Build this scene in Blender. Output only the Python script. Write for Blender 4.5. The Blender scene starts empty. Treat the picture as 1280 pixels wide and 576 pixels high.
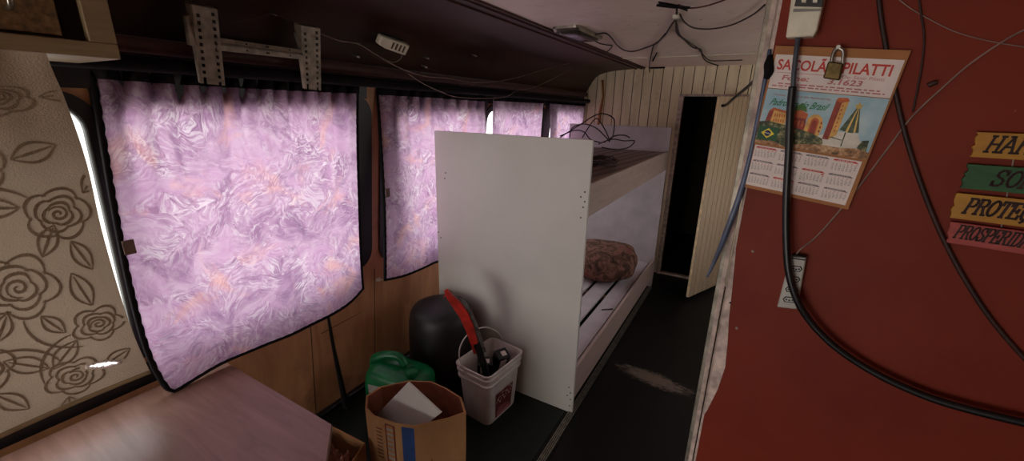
import bpy, bmesh, math, random
from mathutils import Vector, Matrix
random.seed(7)
C = bpy.context.scene.collection
PI = math.pi
# ---------------------------------------------------------------- camera
F, CX, CY, H = 512.0, 640.0, 288.0, 1.6
Yv = Vector((948-CX, 142-CY, F)).normalized()
Dv = Vector((600-CX, 2000-CY, F)); Dv = (Dv-Dv.dot(Yv)*Yv).normalized()
Xv = Dv.cross(Yv)
if Xv.x < 0: Xv = -Xv
def ray(u, v):
    r = Vector((u-CX, v-CY, F)); return Vector((r.dot(Xv), r.dot(Yv), -r.dot(Dv)))
CAM = Vector((0, 0, H))
def onz(u, v, z): r = ray(u, v); return CAM + r*((z-H)/r.z)
def onx(u, v, x): r = ray(u, v); return CAM + r*(x/r.x)
def ony(u, v, y): r = ray(u, v); return CAM + r*(y/r.y)
WD = Vector((0.985, -0.174, 0)).normalized(); WN = Vector((-0.174, -0.985, 0)).normalized()
P0 = Vector((0, 1.2, 0))
def onw(u, v, off=0.0):
    r = ray(u, v); t = (P0+WN*off-CAM).dot(WN)/r.dot(WN); return CAM + r*t
def wp(a, z, off=0.0): return P0 + WD*a + WN*off + Vector((0, 0, z))

# ---------------------------------------------------------------- mesh builder
class MB:
    def __init__(s): s.v = []; s.f = []; s.m = []
    def add(s, vs, fs, mi=0):
        b = len(s.v); s.v += [Vector(q) for q in vs]
        for f in fs: s.f.append([b+i for i in f]); s.m.append(mi)
        return s
    def box(s, lo, hi, mi=0):
        x0, y0, z0 = lo; x1, y1, z1 = hi
        return s.add([(x0,y0,z0),(x1,y0,z0),(x1,y1,z0),(x0,y1,z0),(x0,y0,z1),(x1,y0,z1),(x1,y1,z1),(x0,y1,z1)],
                     [(0,3,2,1),(4,5,6,7),(0,1,5,4),(1,2,6,5),(2,3,7,6),(3,0,4,7)], mi)
    def slab(s, quad, d, mi=0):
        q = [Vector(p) for p in quad]; n = len(q); d = Vector(d)
        s.add(q+[p+d for p in q], [tuple(range(n)), tuple(range(2*n-1, n-1, -1))]+[(i, n+i, n+(i+1)%n, (i+1)%n) for i in range(n)], mi)
        return s
    def tube(s, pts, r, n=8, mi=0, smooth_n=0):
        pts = [Vector(p) for p in pts]
        if smooth_n: pts = spline(pts, smooth_n)
        N = len(pts); rr = r if isinstance(r, (list, tuple)) else [r]*N
        if len(rr) != N:
            rr = [rr[min(len(rr)-1, int(i*(len(rr)-1)/(N-1)))] + (rr[min(len(rr)-1, int(i*(len(rr)-1)/(N-1))+1)]-rr[min(len(rr)-1, int(i*(len(rr)-1)/(N-1)))])*((i*(len(rr)-1)/(N-1))%1) for i in range(N)]
        b = len(s.v); up = None
        for i, p in enumerate(pts):
            t = (pts[min(i+1, N-1)]-pts[max(i-1, 0)]).normalized()
            if up is None:
                up = Vector((0, 0, 1)) if abs(t.z) < .9 else Vector((1, 0, 0))
            a = t.cross(up).normalized(); up = a.cross(t).normalized()
            for k in range(n):
                w = 2*PI*k/n; s.v.append(p+(a*math.cos(w)+up*math.sin(w))*rr[i])
        for i in range(N-1):
            for k in range(n):
                s.f.append([b+i*n+k, b+i*n+(k+1)%n, b+(i+1)*n+(k+1)%n, b+(i+1)*n+k]); s.m.append(mi)
        s.f.append([b+k for k in range(n)][::-1]); s.m.append(mi)
        s.f.append([b+(N-1)*n+k for k in range(n)]); s.m.append(mi)
        return s
    def lathe(s, prof, c, n=40, mi=0):
        b = len(s.v); c = Vector(c)
        for r, z in prof:
            for k in range(n):
                w = 2*PI*k/n; s.v.append(c+Vector((r*math.cos(w), r*math.sin(w), z)))
        for i in range(len(prof)-1):
            for k in range(n):
                s.f.append([b+i*n+k, b+i*n+(k+1)%n, b+(i+1)*n+(k+1)%n, b+(i+1)*n+k]); s.m.append(mi)
        return s
    def rings(s, rings, close=(True, True), mi=0):
        b = len(s.v); n = len(rings[0])
        for r in rings: s.v += [Vector(p) for p in r]
        for i in range(len(rings)-1):
            for k in range(n):
                s.f.append([b+i*n+k, b+i*n+(k+1)%n, b+(i+1)*n+(k+1)%n, b+(i+1)*n+k]); s.m.append(mi)
        if close[0]: s.f.append([b+k for k in range(n)][::-1]); s.m.append(mi)
        if close[1]: s.f.append([b+(len(rings)-1)*n+k for k in range(n)]); s.m.append(mi)
        return s
    def grid(s, fn, nu, nv, mi=0, skip=None):
        b = len(s.v)
        for j in range(nv+1):
            for i in range(nu+1): s.v.append(Vector(fn(i/nu, j/nv)))
        for j in range(nv):
            for i in range(nu):
                if skip and skip((i+.5)/nu, (j+.5)/nv): continue
                a = b+j*(nu+1)+i; s.f.append([a, a+1, a+nu+2, a+nu+1]); s.m.append(mi)
        return s
    def build(s, name, mats, parent=None, smooth=False, bevel=0, solid=0, sub=0, seg=2, angle=40, norm=True):
        me = bpy.data.meshes.new(name)
        base = world_loc(parent) if parent else Vector()
        me.from_pydata([tuple(v-base) for v in s.v], [], s.f)
        mats = mats if isinstance(mats, (list, tuple)) else [mats]
        for m in mats: me.materials.append(m)
        for p, mi in zip(me.polygons, s.m): p.material_index = mi; p.use_smooth = smooth
        me.update()
        if norm:
            bm = bmesh.new(); bm.from_mesh(me); bmesh.ops.recalc_face_normals(bm, faces=bm.faces); bm.to_mesh(me); bm.free()
        o = bpy.data.objects.new(name, me); C.objects.link(o)
        if parent: o.parent = parent
        if solid:
            md = o.modifiers.new('solid', 'SOLIDIFY'); md.thickness = solid; md.offset = 0
        if bevel:
            md = o.modifiers.new('bevel', 'BEVEL'); md.width = bevel; md.segments = seg; md.limit_method = 'ANGLE'; md.angle_limit = math.radians(angle)
        if sub:
            md = o.modifiers.new('sub', 'SUBSURF'); md.levels = sub; md.render_levels = sub
        if bevel and not smooth:
            for p in me.polygons: p.use_smooth = True
            me.set_sharp_from_angle(angle=math.radians(50))
        return o
def world_loc(o):
    v = Vector()
    while o: v = v+o.location; o = o.parent
    return v
def spline(pts, n):
    pts = [Vector(p) for p in pts]; out = []
    for i in range(len(pts)-1):
        p0, p1, p2, p3 = pts[max(i-1, 0)], pts[i], pts[i+1], pts[min(i+2, len(pts)-1)]
        for k in range(n):
            t = k/n
            out.append(.5*((2*p1)+(-p0+p2)*t+(2*p0-5*p1+4*p2-p3)*t*t+(-p0+3*p1-3*p2+p3)*t**3))
    out.append(pts[-1]); return out
def tag(o, label=None, cat=None, group=None, kind=None):
    if label: o['label'] = label
    if cat: o['category'] = cat
    if group: o['group'] = group
    if kind: o['kind'] = kind
    return o
def empty(name, loc, label, cat, group=None):
    o = bpy.data.objects.new(name, None); C.objects.link(o); o.location = loc; o.empty_display_size = .05
    return tag(o, label, cat, group)
def struct(o): o['kind'] = 'structure'; return o
def lerp(a, b, t): return a+(b-a)*t

# ---------------------------------------------------------------- materials
def lin(c): return tuple((x/12.92 if x <= .04045 else ((x+.055)/1.055)**2.4) for x in c)
class NT:
    def __init__(s, name):
        s.m = bpy.data.materials.new(name); s.m.use_nodes = True
        s.t = s.m.node_tree; s.b = s.t.nodes['Principled BSDF']; s.out = s.t.nodes['Material Output']
    def n(s, typ, **kw):
        x = s.t.nodes.new(typ)
        for k, v in kw.items():
            if k in x.inputs: x.inputs[k].default_value = v
            else: setattr(x, k, v)
        return x
    def l(s, a, b): s.t.links.new(a, b)
    def coord(s, scale=(1, 1, 1), rot=(0, 0, 0)):
        tc = s.n('ShaderNodeTexCoord'); mp = s.n('ShaderNodeMapping'); mp.inputs['Scale'].default_value = scale; mp.inputs['Rotation'].default_value = rot
        s.l(tc.outputs['Object'], mp.inputs['Vector']); return mp.outputs['Vector']
    def noise(s, vec, scale, detail=4, rough=.55, dist=0.0):
        x = s.n('ShaderNodeTexNoise'); x.inputs['Scale'].default_value = scale; x.inputs['Detail'].default_value = detail
        x.inputs['Roughness'].default_value = rough; x.inputs['Distortion'].default_value = dist
        s.l(vec, x.inputs['Vector']); return x.outputs['Fac']
    def ramp(s, fac, stops, interp='LINEAR'):
        x = s.n('ShaderNodeValToRGB'); cr = x.color_ramp; cr.interpolation = interp
        while len(cr.elements) < len(stops): cr.elements.new(.5)
        for e, (p, c) in zip(cr.elements, stops):
            e.position = p; e.color = (*(lin(c) if not isinstance(c, float) else (c, c, c)), 1)
        s.l(fac, x.inputs['Fac']); return x.outputs['Color']
    def mix(s, fac, a, b, mode='MIX'):
        x = s.n('ShaderNodeMix'); x.data_type = 'RGBA'; x.blend_type = mode
        if isinstance(fac, (int, float)): x.inputs[0].default_value = fac
        else: s.l(fac, x.inputs[0])
        for sock, val in ((x.inputs[6], a), (x.inputs[7], b)):
            if isinstance(val, tuple): sock.default_value = (*lin(val), 1)
            else: s.l(val, sock)
        return x.outputs[2]
    def math(s, op, a, b=None, c=None):
        x = s.n('ShaderNodeMath'); x.operation = op
        for i, val in enumerate((a, b, c)):
            if val is None: continue
            if isinstance(val, (int, float)): x.inputs[i].default_value = val
            else: s.l(val, x.inputs[i])
        return x.outputs[0]
    def sep(s, vec):
        x = s.n('ShaderNodeSeparateXYZ'); s.l(vec, x.inputs[0]); return x.outputs
    def bump(s, h, strength=.3, dist=.01):
        x = s.n('ShaderNodeBump'); x.inputs['Strength'].default_value = strength; x.inputs['Distance'].default_value = dist
        s.l(h, x.inputs['Height']); s.l(x.outputs['Normal'], s.b.inputs['Normal']); return x.outputs['Normal']
    def color(s, c):
        if isinstance(c, tuple): s.b.inputs['Base Color'].default_value = (*lin(c), 1)
        else: s.l(c, s.b.inputs['Base Color'])
    def set(s, rough=.5, metal=0, spec=.5):
        s.b.inputs['Roughness'].default_value = rough; s.b.inputs['Metallic'].default_value = metal
        s.b.inputs['Specular IOR Level'].default_value = spec; return s.m
def plain(name, c, rough=.5, metal=0, spec=.5, var=.12, scale=20, bump=0):
    t = NT(name); v = t.coord(); f = t.noise(v, scale, 5)
    lo = tuple(max(0, x*(1-var)) for x in c); hi = tuple(min(1, x*(1+var)) for x in c)
    t.color(t.ramp(f, [(.3, lo), (.7, hi)]))
    if bump: t.bump(f, bump, .004)
    return t.set(rough, metal, spec)
def wood(name, c1, c2, axis='y', rough=.45, scale=1.0, spec=.5, ring=6):
    t = NT(name); st = {'x': (1, 9, 9), 'y': (9, 1, 9), 'z': (9, 9, 1)}[axis]
    v = t.coord(tuple(q*scale for q in st)); f = t.noise(v, ring*.5, 6, .6, 1.2)
    f2 = t.noise(v, 14, 3)
    t.color(t.mix(t.math('MULTIPLY', f2, .5), t.ramp(f, [(.3, c1), (.5, tuple((a+b)/2 for a, b in zip(c1, c2))), (.7, c2)]), c1))
    t.bump(f2, .08, .003)
    return t.set(rough, 0, spec)

M = {}
M['white_board'] = plain('white_board', (.80, .79, .76), .45, var=.02, scale=3)
M['white_slat'] = plain('white_slat', (.78, .73, .74), .5, var=.05, scale=8)
M['board_edge'] = plain('board_edge', (.45, .36, .28), .8, var=.1, scale=60)
M['dark_metal'] = plain('dark_metal', (.12, .11, .11), .45, .6, var=.2)
M['black_plastic'] = plain('black_plastic', (.065, .06, .06), .42, var=.15)
M['drum_plastic'] = plain('drum_plastic', (.10, .09, .092), .5, var=.15, scale=40, bump=.1)
M['black_cloth'] = plain('black_cloth', (.07, .05, .065), .9, spec=.2, var=.3, scale=60, bump=.4)
M['rubber'] = plain('rubber', (.05, .05, .06), .38, var=.2)
M['white_plastic'] = plain('white_plastic', (.82, .79, .71), .4, var=.06)
M['grey_plastic'] = plain('grey_plastic', (.62, .60, .57), .45, var=.08)
M['slot'] = plain('slot', (.03, .03, .03), .7)
M['brown_slot'] = plain('brown_slot', (.32, .22, .17), .7)
M['bracket'] = plain('bracket', (.56, .51, .46), .5, .25, var=.2, scale=35, bump=.15)
M['steel'] = plain('steel', (.62, .60, .57), .3, .9, var=.15)
M['brass'] = plain('brass', (.34, .28, .17), .45, .85, var=.25, scale=60)
M['alu'] = plain('alu', (.56, .53, .48), .45, .6, var=.2, scale=30)
M['green_plastic'] = plain('green_plastic', (.03, .40, .22), .3, var=.15)
M['wire_dark'] = plain('wire_dark', (.13, .07, .055), .6, var=.3)
M['wire_pale'] = plain('wire_pale', (.50, .42, .38), .6, var=.2)
M['wire_red'] = plain('wire_red', (.26, .12, .09), .6, var=.2)
M['wire_coil'] = plain('wire_coil', (.16, .06, .07), .5, var=.2)
M['cable_black'] = plain('cable_black', (.045, .045, .05), .4, var=.2)
M['cable_grey'] = plain('cable_grey', (.25, .27, .31), .45, var=.2)
M['cable_maroon'] = plain('cable_maroon', (.17, .07, .05), .6, var=.25)
M['blue_hose'] = plain('blue_hose', (.27, .31, .40), .4, var=.15)
M['handle_red'] = plain('handle_red', (.62, .15, .12), .4, var=.2, scale=30)
M['blade'] = plain('blade', (.40, .38, .37), .4, .6, var=.3, scale=40)
M['brown_tab'] = plain('brown_tab', (.42, .33, .30), .7)
M['clear_bag'] = plain('clear_bag', (.62, .45, .40), .25, var=.25, scale=30)
M['paper'] = plain('paper', (.86, .80, .78), .6, var=.03)
M['kraft'] = plain('kraft', (.62, .40, .22), .7, var=.05)
M['print_red'] = plain('print_red', (.74, .20, .15), .6, var=.05)
M['print_dark'] = plain('print_dark', (.25, .22, .24), .6)
M['print_grey'] = plain('print_grey', (.45, .40, .41), .6)
M['print_pink'] = plain('print_pink', (.70, .42, .42), .6)
M['green_ink'] = plain('green_ink', (.10, .45, .22), .6)
M['brick'] = plain('brick', (.72, .34, .16), .6, var=.15, scale=60)
M['brick_dark'] = plain('brick_dark', (.55, .18, .10), .6, var=.15, scale=60)
M['ochre'] = plain('ochre', (.82, .62, .32), .6, var=.12, scale=60)
M['flag_green'] = plain('flag_green', (.05, .28, .14), .6)
M['flag_yellow'] = plain('flag_yellow', (.88, .80, .20), .6)
M['flag_blue'] = plain('flag_blue', (.05, .09, .28), .6)
M['robe'] = plain('robe', (.26, .30, .22), .6, var=.35, scale=150)
M['gold'] = plain('gold', (.78, .66, .36), .6)
M['dome'] = plain('dome', (.30, .42, .14), .6)
M['cream_print'] = plain('cream_print', (.80, .77, .72), .6)
M['barcode'] = plain('barcode', (.52, .50, .48), .7)
M['blue_print'] = plain('blue_print', (.13, .25, .47), .6, var=.1)
M['box_print'] = plain('box_print', (.40, .25, .16), .8)
M['label_red'] = plain('label_red', (.36, .09, .11), .5, var=.3, scale=60)
M['yellow_paint'] = wood('yellow_paint', (.62, .42, .10), (.72, .52, .14), 'x', .6, 2)
M['green_paint'] = wood('green_paint', (.08, .26, .13), (.18, .38, .18), 'x', .6, 2)
M['coral_paint'] = wood('coral_paint', (.55, .20, .18), (.66, .28, .25), 'x', .6, 2)
M['letter'] = plain('letter', (.17, .07, .045), .7)
M['edge_white'] = plain('edge_white', (.70, .62, .58), .6, var=.2, scale=30, bump=.3)

t = NT('red_paint'); v = t.coord(); f = t.noise(v, 3, 5); f2 = t.noise(v, 90, 3); sp = t.noise(v, 38, 2)
base = t.ramp(f, [(.3, (.40, .122, .06)), (.7, (.47, .16, .085))])
chips = t.ramp(sp, [(.78, 0.0), (.80, 1.0)])
t.color(t.mix(t.math('MULTIPLY', chips, .5), base, (.60, .42, .36))); t.bump(f2, .12, .002); M['red_paint'] = t.set(.6, 0, .22)

t = NT('tan_wall'); v = t.coord((6, 6, 1)); f = t.noise(v, 2.5, 5); v2 = t.coord(); st = t.noise(v2, 5, 5)
base = t.ramp(f, [(.3, (.68, .48, .33)), (.7, (.82, .60, .43))])
t.color(t.mix(t.ramp(st, [(.58, 0.0), (.72, .6)]), base, (.50, .32, .22))); M['tan_wall'] = t.set(.5)

t = NT('ceiling_paint'); v = t.coord(); f = t.noise(v, 1.6, 4); f2 = t.noise(v, 14, 6, .7); sp = t.noise(v, 26, 2)
base = t.ramp(f, [(.3, (.87, .78, .73)), (.7, (.95, .87, .83))])
base = t.mix(t.ramp(f2, [(.55, 0.0), (.75, .35)]), base, (.50, .38, .34))
t.color(t.mix(t.ramp(sp, [(.74, 0.0), (.77, .9)]), base, (.28, .18, .16))); t.bump(f, .5, .05); M['ceiling_paint'] = t.set(.38)

M['cove'] = plain('cove', (.22, .125, .085), .5, spec=.35, var=.22, scale=2.2)
t = NT('cream_board'); v = t.coord((8, 8, 1)); f = t.noise(v, 2.5, 6); v2 = t.coord(); g = t.noise(v2, 6, 6, .7)
base = t.ramp(f, [(.3, (.84, .77, .63)), (.7, (.92, .86, .73))])
t.color(t.mix(t.ramp(g, [(.56, 0.0), (.75, .55)]), base, (.45, .33, .24))); M['cream_board'] = t.set(.5)
t = NT('groove'); t.color((.28, .20, .14)); M['groove'] = t.set(.8)
M['leaf_board'] = wood('leaf_board', (.72, .63, .53), (.80, .71, .60), 'z', .5, 1.2)
M['leaf_groove'] = plain('leaf_groove', (.90, .80, .64), .6)
t = NT('floor_vinyl'); v = t.coord(); f = t.noise(v, 3, 5); f2 = t.noise(v, 120, 3)
s_ = t.sep(v)
base = t.ramp(f, [(.3, (.042, .04, .038)), (.7, (.06, .057, .053))])
# scuffed worn patch in the aisle, with a shape of its own
dx = t.math('DIVIDE', t.math('SUBTRACT', s_[0], -.30), .26)
dy = t.math('DIVIDE', t.math('SUBTRACT', s_[1], t.math('ADD', 2.315, t.math('MULTIPLY', s_[0], -.12))), .085)
rad = t.math('ADD', t.math('MULTIPLY', dx, dx), t.math('MULTIPLY', dy, dy))
wn = t.noise(t.coord((4, 12, 1)), 5, 8, .75)
wm = t.math('SUBTRACT', t.math('ADD', 1.15, t.math('MULTIPLY', t.math('SUBTRACT', wn, .5), 3.6)), rad)
t.color(t.mix(t.ramp(wm, [(.35, 0.0), (.9, .75)]), base, (.50, .43, .38))); t.bump(f2, .1, .002); M['floor'] = t.set(.55, 0, .25)
t = NT('green_vinyl'); v = t.coord(); f = t.noise(v, 4, 5)
t.color(t.ramp(f, [(.3, (.06, .085, .07)), (.7, (.085, .115, .095))])); M['green_vinyl'] = t.set(.5, 0, .3)

def fabric(name, col_fn, trans):
    t = NT(name); col, bump_h = col_fn(t)
    nt = t.t; nt.nodes.remove(t.b)
    d = t.n('ShaderNodeBsdfDiffuse'); tr = t.n('ShaderNodeBsdfTranslucent'); mx = t.n('ShaderNodeMixShader'); mx.inputs[0].default_value = trans
    bp = t.n('ShaderNodeBump'); bp.inputs['Strength'].default_value = .25; bp.inputs['Distance'].default_value = .01
    t.l(bump_h, bp.inputs['Height'])
    t.l(bp.outputs[0], d.inputs['Normal'])
    t.l(col, d.inputs['Color']); t.l(col, tr.inputs['Color']); t.l(d.outputs[0], mx.inputs[1]); t.l(tr.outputs[0], mx.inputs[2])
    t.l(mx.outputs[0], t.out.inputs['Surface']); return t.m
def lilac(t):
    v = t.coord()
    w = t.n('ShaderNodeTexNoise'); w.inputs['Scale'].default_value = 6; w.inputs['Detail'].default_value = 2; t.l(v, w.inputs['Vector'])
    ad = t.n('ShaderNodeVectorMath'); ad.operation = 'MULTIPLY_ADD'; ad.inputs[1].default_value = (.16, .16, .16)
    t.l(w.outputs['Color'], ad.inputs[0]); t.l(v, ad.inputs[2])
    vo = t.n('ShaderNodeTexVoronoi'); vo.inputs['Scale'].default_value = 10; t.l(ad.outputs[0], vo.inputs['Vector'])
    sp = t.n('ShaderNodeSeparateColor'); t.l(vo.outputs['Color'], sp.inputs[0])
    ro = t.n('ShaderNodeVectorRotate'); ro.rotation_type = 'X_AXIS'; t.l(ad.outputs[0], ro.inputs['Vector']); t.l(t.math('MULTIPLY', sp.outputs[0], 6.28), ro.inputs['Angle'])
    mp = t.n('ShaderNodeMapping'); mp.inputs['Scale'].default_value = (1, .22, 1); t.l(ro.outputs[0], mp.inputs['Vector'])
    streak = t.noise(mp.outputs[0], 62, 5, .65, 1.3)
    cloud = t.noise(v, 9, 6, .68, .9)
    base = t.ramp(t.noise(ad.outputs[0], 4.5, 7, .62, .8), [(.30, (.53, .40, .53)), (.44, (.69, .54, .67)), (.55, (.80, .67, .77)), (.70, (.90, .82, .87))])
    amt = t.ramp(t.noise(ad.outputs[0], 5, 3, .5, .6), [(.42, .15), (.60, .85)])
    base = t.mix(t.math('MULTIPLY', t.ramp(streak, [(.50, 0.0), (.58, .75)]), amt), base, (.94, .90, .92))
    base = t.mix(t.math('MULTIPLY', t.ramp(streak, [(.37, .75), (.46, 0.0)]), amt), base, (.52, .36, .48))
    patch = t.ramp(t.noise(ad.outputs[0], 4.5, 3, .55, .6), [(.50, 0.0), (.60, .6)])
    base = t.mix(patch, base, (.76, .57, .73))
    warm = t.ramp(t.noise(v, 5.5, 4, .6, .8), [(.54, 0.0), (.70, .5)])
    base = t.mix(warm, base, (.94, .70, .62))
    dk = t.ramp(t.noise(ad.outputs[0], 7, 5, .68, .8), [(.58, 0.0), (.68, .6)])
    return t.mix(dk, base, (.55, .43, .55)), streak
M['lilac'] = fabric('lilac_print', lilac, .62)
def beige_cloth(t):
    fine = t.noise(t.coord(), 260, 2)
    return t.ramp(t.noise(t.coord(), 3, 3), [(.3, (.62, .55, .47)), (.7, (.68, .61, .53))]), fine
def rose_ink(t):
    fine = t.noise(t.coord(), 260, 2)
    return t.ramp(t.noise(t.coord(), 9, 3), [(.3, (.51, .44, .365)), (.7, (.57, .50, .42))]), fine
M['rose_ink'] = fabric('rose_ink', rose_ink, .12)
M['roses'] = fabric('beige_cloth', beige_cloth, .15)

t = NT('table_top'); v = t.coord((1.2, 9, 9)); f = t.noise(v, 3.0, 6, .6, .8); f2 = t.noise(t.coord((3, 30, 30)), 8, 4)
base = t.ramp(f, [(.3, (.46, .34, .28)), (.7, (.59, .45, .40))])
t.color(t.mix(t.math('MULTIPLY', f2, .4), base, (.44, .32, .27))); M['table_top'] = t.set(.34, 0, .5)
t = NT('plank'); v = t.coord((10, 1.1, 10)); wv = t.n('ShaderNodeTexWave'); wv.wave_type = 'RINGS'; wv.rings_direction = 'SPHERICAL'
wv.inputs['Scale'].default_value = 2.2; wv.inputs['Distortion'].default_value = 3; wv.inputs['Detail'].default_value = 2
mp = t.n('ShaderNodeMapping'); mp.inputs['Scale'].default_value = (2.6, .55, 2.6); mp.inputs['Location'].default_value = (2.2, -1.2, 0)
tc = t.n('ShaderNodeTexCoord'); t.l(tc.outputs['Object'], mp.inputs['Vector']); t.l(mp.outputs[0], wv.inputs['Vector'])
t.color(t.ramp(wv.outputs['Fac'], [(.1, (.36, .27, .24)), (.7, (.50, .40, .36)), (1, (.60, .50, .46))])); M['plank'] = t.set(.45)
M['rail_board'] = wood('rail_board', (.66, .56, .52), (.74, .65, .61), 'y', .5)
M['cab_board'] = wood('cab_board', (.52, .44, .32), (.62, .54, .41), 'y', .5, 1.0)
M['cab_door'] = plain('cab_door', (.46, .36, .22), .55, var=.25, scale=90, bump=.2)
t = NT('cardboard'); v = t.coord((1, 1, .35)); f = t.noise(v, 9, 5)
t.color(t.ramp(f, [(.3, (.58, .42, .28)), (.7, (.68, .51, .35))])); M['cardboard'] = t.set(.8, 0, .2)
t = NT('cardboard_in'); v = t.coord(); f = t.noise(v, 12, 5)
t.color(t.ramp(f, [(.3, (.46, .26, .18)), (.7, (.58, .34, .25))])); M['cardboard_in'] = t.set(.85, 0, .2)
t = NT('bucket_plastic'); v = t.coord(); f = t.noise(v, 11, 6, .7)
t.color(t.ramp(f, [(.3, (.74, .69, .67)), (.55, (.84, .80, .78)), (.8, (.86, .83, .81))])); t.b.inputs['Subsurface Weight'].default_value = .0
M['bucket'] = t.set(.4)
t = NT('bundle_cloth'); v = t.coord(); f = t.noise(v, 14, 5, .6, 1.2)
t.color(t.ramp(f, [(.3, (.22, .15, .13)), (.48, (.42, .30, .25)), (.58, (.58, .42, .36)), (.68, (.55, .30, .28)), (.8, (.25, .20, .15))])); t.bump(f, .6, .02); M['bundle'] = t.set(.85, 0, .2)
t = NT('sky_print'); v = t.coord(); s_ = t.sep(v); f = t.noise(v, 18, 4)
t.color(t.ramp(f, [(.3, (.50, .66, .74)), (.7, (.70, .78, .80))])); M['sky_print'] = t.set(.6)
t = NT('foliage_print'); v = t.coord(); f = t.noise(v, 90, 4, .7)
t.color(t.ramp(f, [(.35, (.08, .12, .06)), (.5, (.25, .28, .13)), (.62, (.55, .52, .36)), (.7, (.70, .62, .50))])); M['foliage_print'] = t.set(.6)
t = NT('ground_print'); v = t.coord(); f = t.noise(v, 70, 4, .7)
t.color(t.ramp(f, [(.35, (.30, .26, .16)), (.5, (.62, .42, .26)), (.65, (.80, .66, .50))])); M['ground_print'] = t.set(.6)
t = NT('window_glass'); nt = t.t; nt.nodes.remove(t.b)
tr = t.n('ShaderNodeBsdfTransparent'); gl = t.n('ShaderNodeBsdfGlossy'); gl.inputs['Roughness'].default_value = .02
mx = t.n('ShaderNodeMixShader'); mx.inputs[0].default_value = .06; t.l(tr.outputs[0], mx.inputs[1]); t.l(gl.outputs[0], mx.inputs[2]); t.l(mx.outputs[0], t.out.inputs['Surface']); M['glass'] = t.m
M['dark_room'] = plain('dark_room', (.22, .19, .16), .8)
M['lamp_lens'] = plain('lamp_lens', (.20, .18, .16), .25, var=.2)
M['shell'] = plain('shell', (.52, .44, .38), .6, var=.08, scale=3)

# ---------------------------------------------------------------- shell
YB = 4.18                                    # back partition
YF = -2.1                                    # front of the vehicle behind the camera
def xw(z): return -1.76 + .18*min(z, 1.72)/1.72
CEIL = 1.99
mb = MB(); mb.box((-1.8, YF, -.05), (.95, 6.0, 0)); struct(mb.build('floor', M['floor']))
mb = MB(); mb.box((-1.72, YF, 0), (-.66, 1.79, .003)); f = struct(mb.build('floor_vinyl', M['green_vinyl']))
mb = MB()
for k in range(4):                           # ribbed aluminium joint strip along the aisle
    mb.box((-.640+k*.0095, -1.2, .003), (-.640+k*.0095+.0045, 3.76, .007))
mb.box((-.642, -1.2, 0), (-.600, 3.76, .004), 1)
struct(mb.build('trim_1', [M['alu'], M['dark_metal']]))

# left wall with four window openings
def rrect(y0, y1, z0, z1, r, n=6):
    pts = []
    for cy, cz, a0 in ((y1-r, z0+r, -90), (y1-r, z1-r, 0), (y0+r, z1-r, 90), (y0+r, z0+r, 180)):
        for k in range(n+1):
            a = math.radians(a0+90*k/n); pts.append((cy+r*math.cos(a), cz+r*math.sin(a)))
    return pts
ZT = 1.72
WIN = [(-1.95, .448, .73, 1.615), (.460, 1.410, .78, 1.635), (1.475, 2.375, .77, 1.615), (2.40, 3.33, .77, 1.615), (3.43, 4.14, .77, 1.615)]
WF = [(.03, .033, .03, .03), (.02, .085, .035, .055), (.10, .02, .035, .05), (.02, .03, .035, .04), (.03, .02, .035, .04)]
def plate_with_holes(name, outer, holes, mat, fmap, thick_vec):
    bm = bmesh.new(); edges = []
    for loop in [outer]+holes:
        vs = [bm.verts.new((p[0], p[1], 0)) for p in loop]
        for i in range(len(vs)): edges.append(bm.edges.new((vs[i], vs[(i+1) % len(vs)])))
    bmesh.ops.triangle_fill(bm, use_beauty=True, use_dissolve=False, edges=edges)
    ext = bmesh.ops.extrude_face_region(bm, geom=list(bm.faces))
    new = {e for e in ext['geom'] if isinstance(e, bmesh.types.BMVert)}
    for v in bm.verts:
        p = Vector(fmap(v.co.x, v.co.y)); v.co = p+Vector(thick_vec) if v in new else p
    bmesh.ops.recalc_face_normals(bm, faces=bm.faces)
    me = bpy.data.meshes.new(name); bm.to_mesh(me); bm.free(); me.materials.append(mat)
    o = bpy.data.objects.new(name, me); C.objects.link(o); return o
wl = plate_with_holes('wall_left', [(YF, -.02), (6, -.02), (6, ZT), (YF, ZT)], [rrect(a, b, c, d, .09) for a, b, c, d in WIN], M['tan_wall'], lambda y, z: (xw(z), y, z), (-.05, 0, 0))
struct(wl)
def ring_mesh(y0, y1, z0, z1, w, x_in, x_out, r=.09):
    mb = MB(); o_ = .006; a = rrect(y0-o_, y1+o_, z0-o_, z1+o_, r+o_); b = rrect(y0+w[0], y1-w[1], z0+w[2], z1-w[3], .07); n = len(a)
    R = [[(xw(z)+dx, y, z) for y, z in q] for q, dx in ((a, x_in), (a, x_out), (b, x_out), (b, x_in))]
    R.append(R[0]); mb.rings(R, (False, False)); return mb
for i, (a, b, c, d) in enumerate(WIN):
    e = bpy.data.objects.new('window_%d' % (i+1), None); C.objects.link(e); e.location = (xw(c), (a+b)/2, c); struct(e)
    ring_mesh(a, b, c, d, WF[i], .010, -.018).build('window_frame', M['rubber'], e, bevel=.006)
    mb = MB(); mb.slab([(xw(z)-.010, y, z) for y, z in rrect(a+.015, b-.015, c+.015, d-.015, .08)], (-.004, 0, 0)); mb.build('window_pane', M['glass'], e)
# joints and patches of the plywood below the windows
mb = MB()
for y in (1.045, 1.44, 2.39): mb.slab([(xw(z)+.001, y+dy, z) for z, dy in ((.0, 0), (.74, 0), (.74, .004), (0, .004))], (-.004, 0, 0))
mb.slab([(xw(.50)+.001, y, .50+dz) for y, dz in ((1.1, 0), (1.46, .012), (1.46, .016), (1.1, .004))], (-.004, 0, 0))
struct(mb.build('trim_2', M['groove']))
mb = MB(); mb.tube([(-1.73, -.6, .03), (-1.73, 1.75, .03)], .022, 10); struct(mb.build('baseboard_left', M['black_plastic'], smooth=True))

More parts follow.
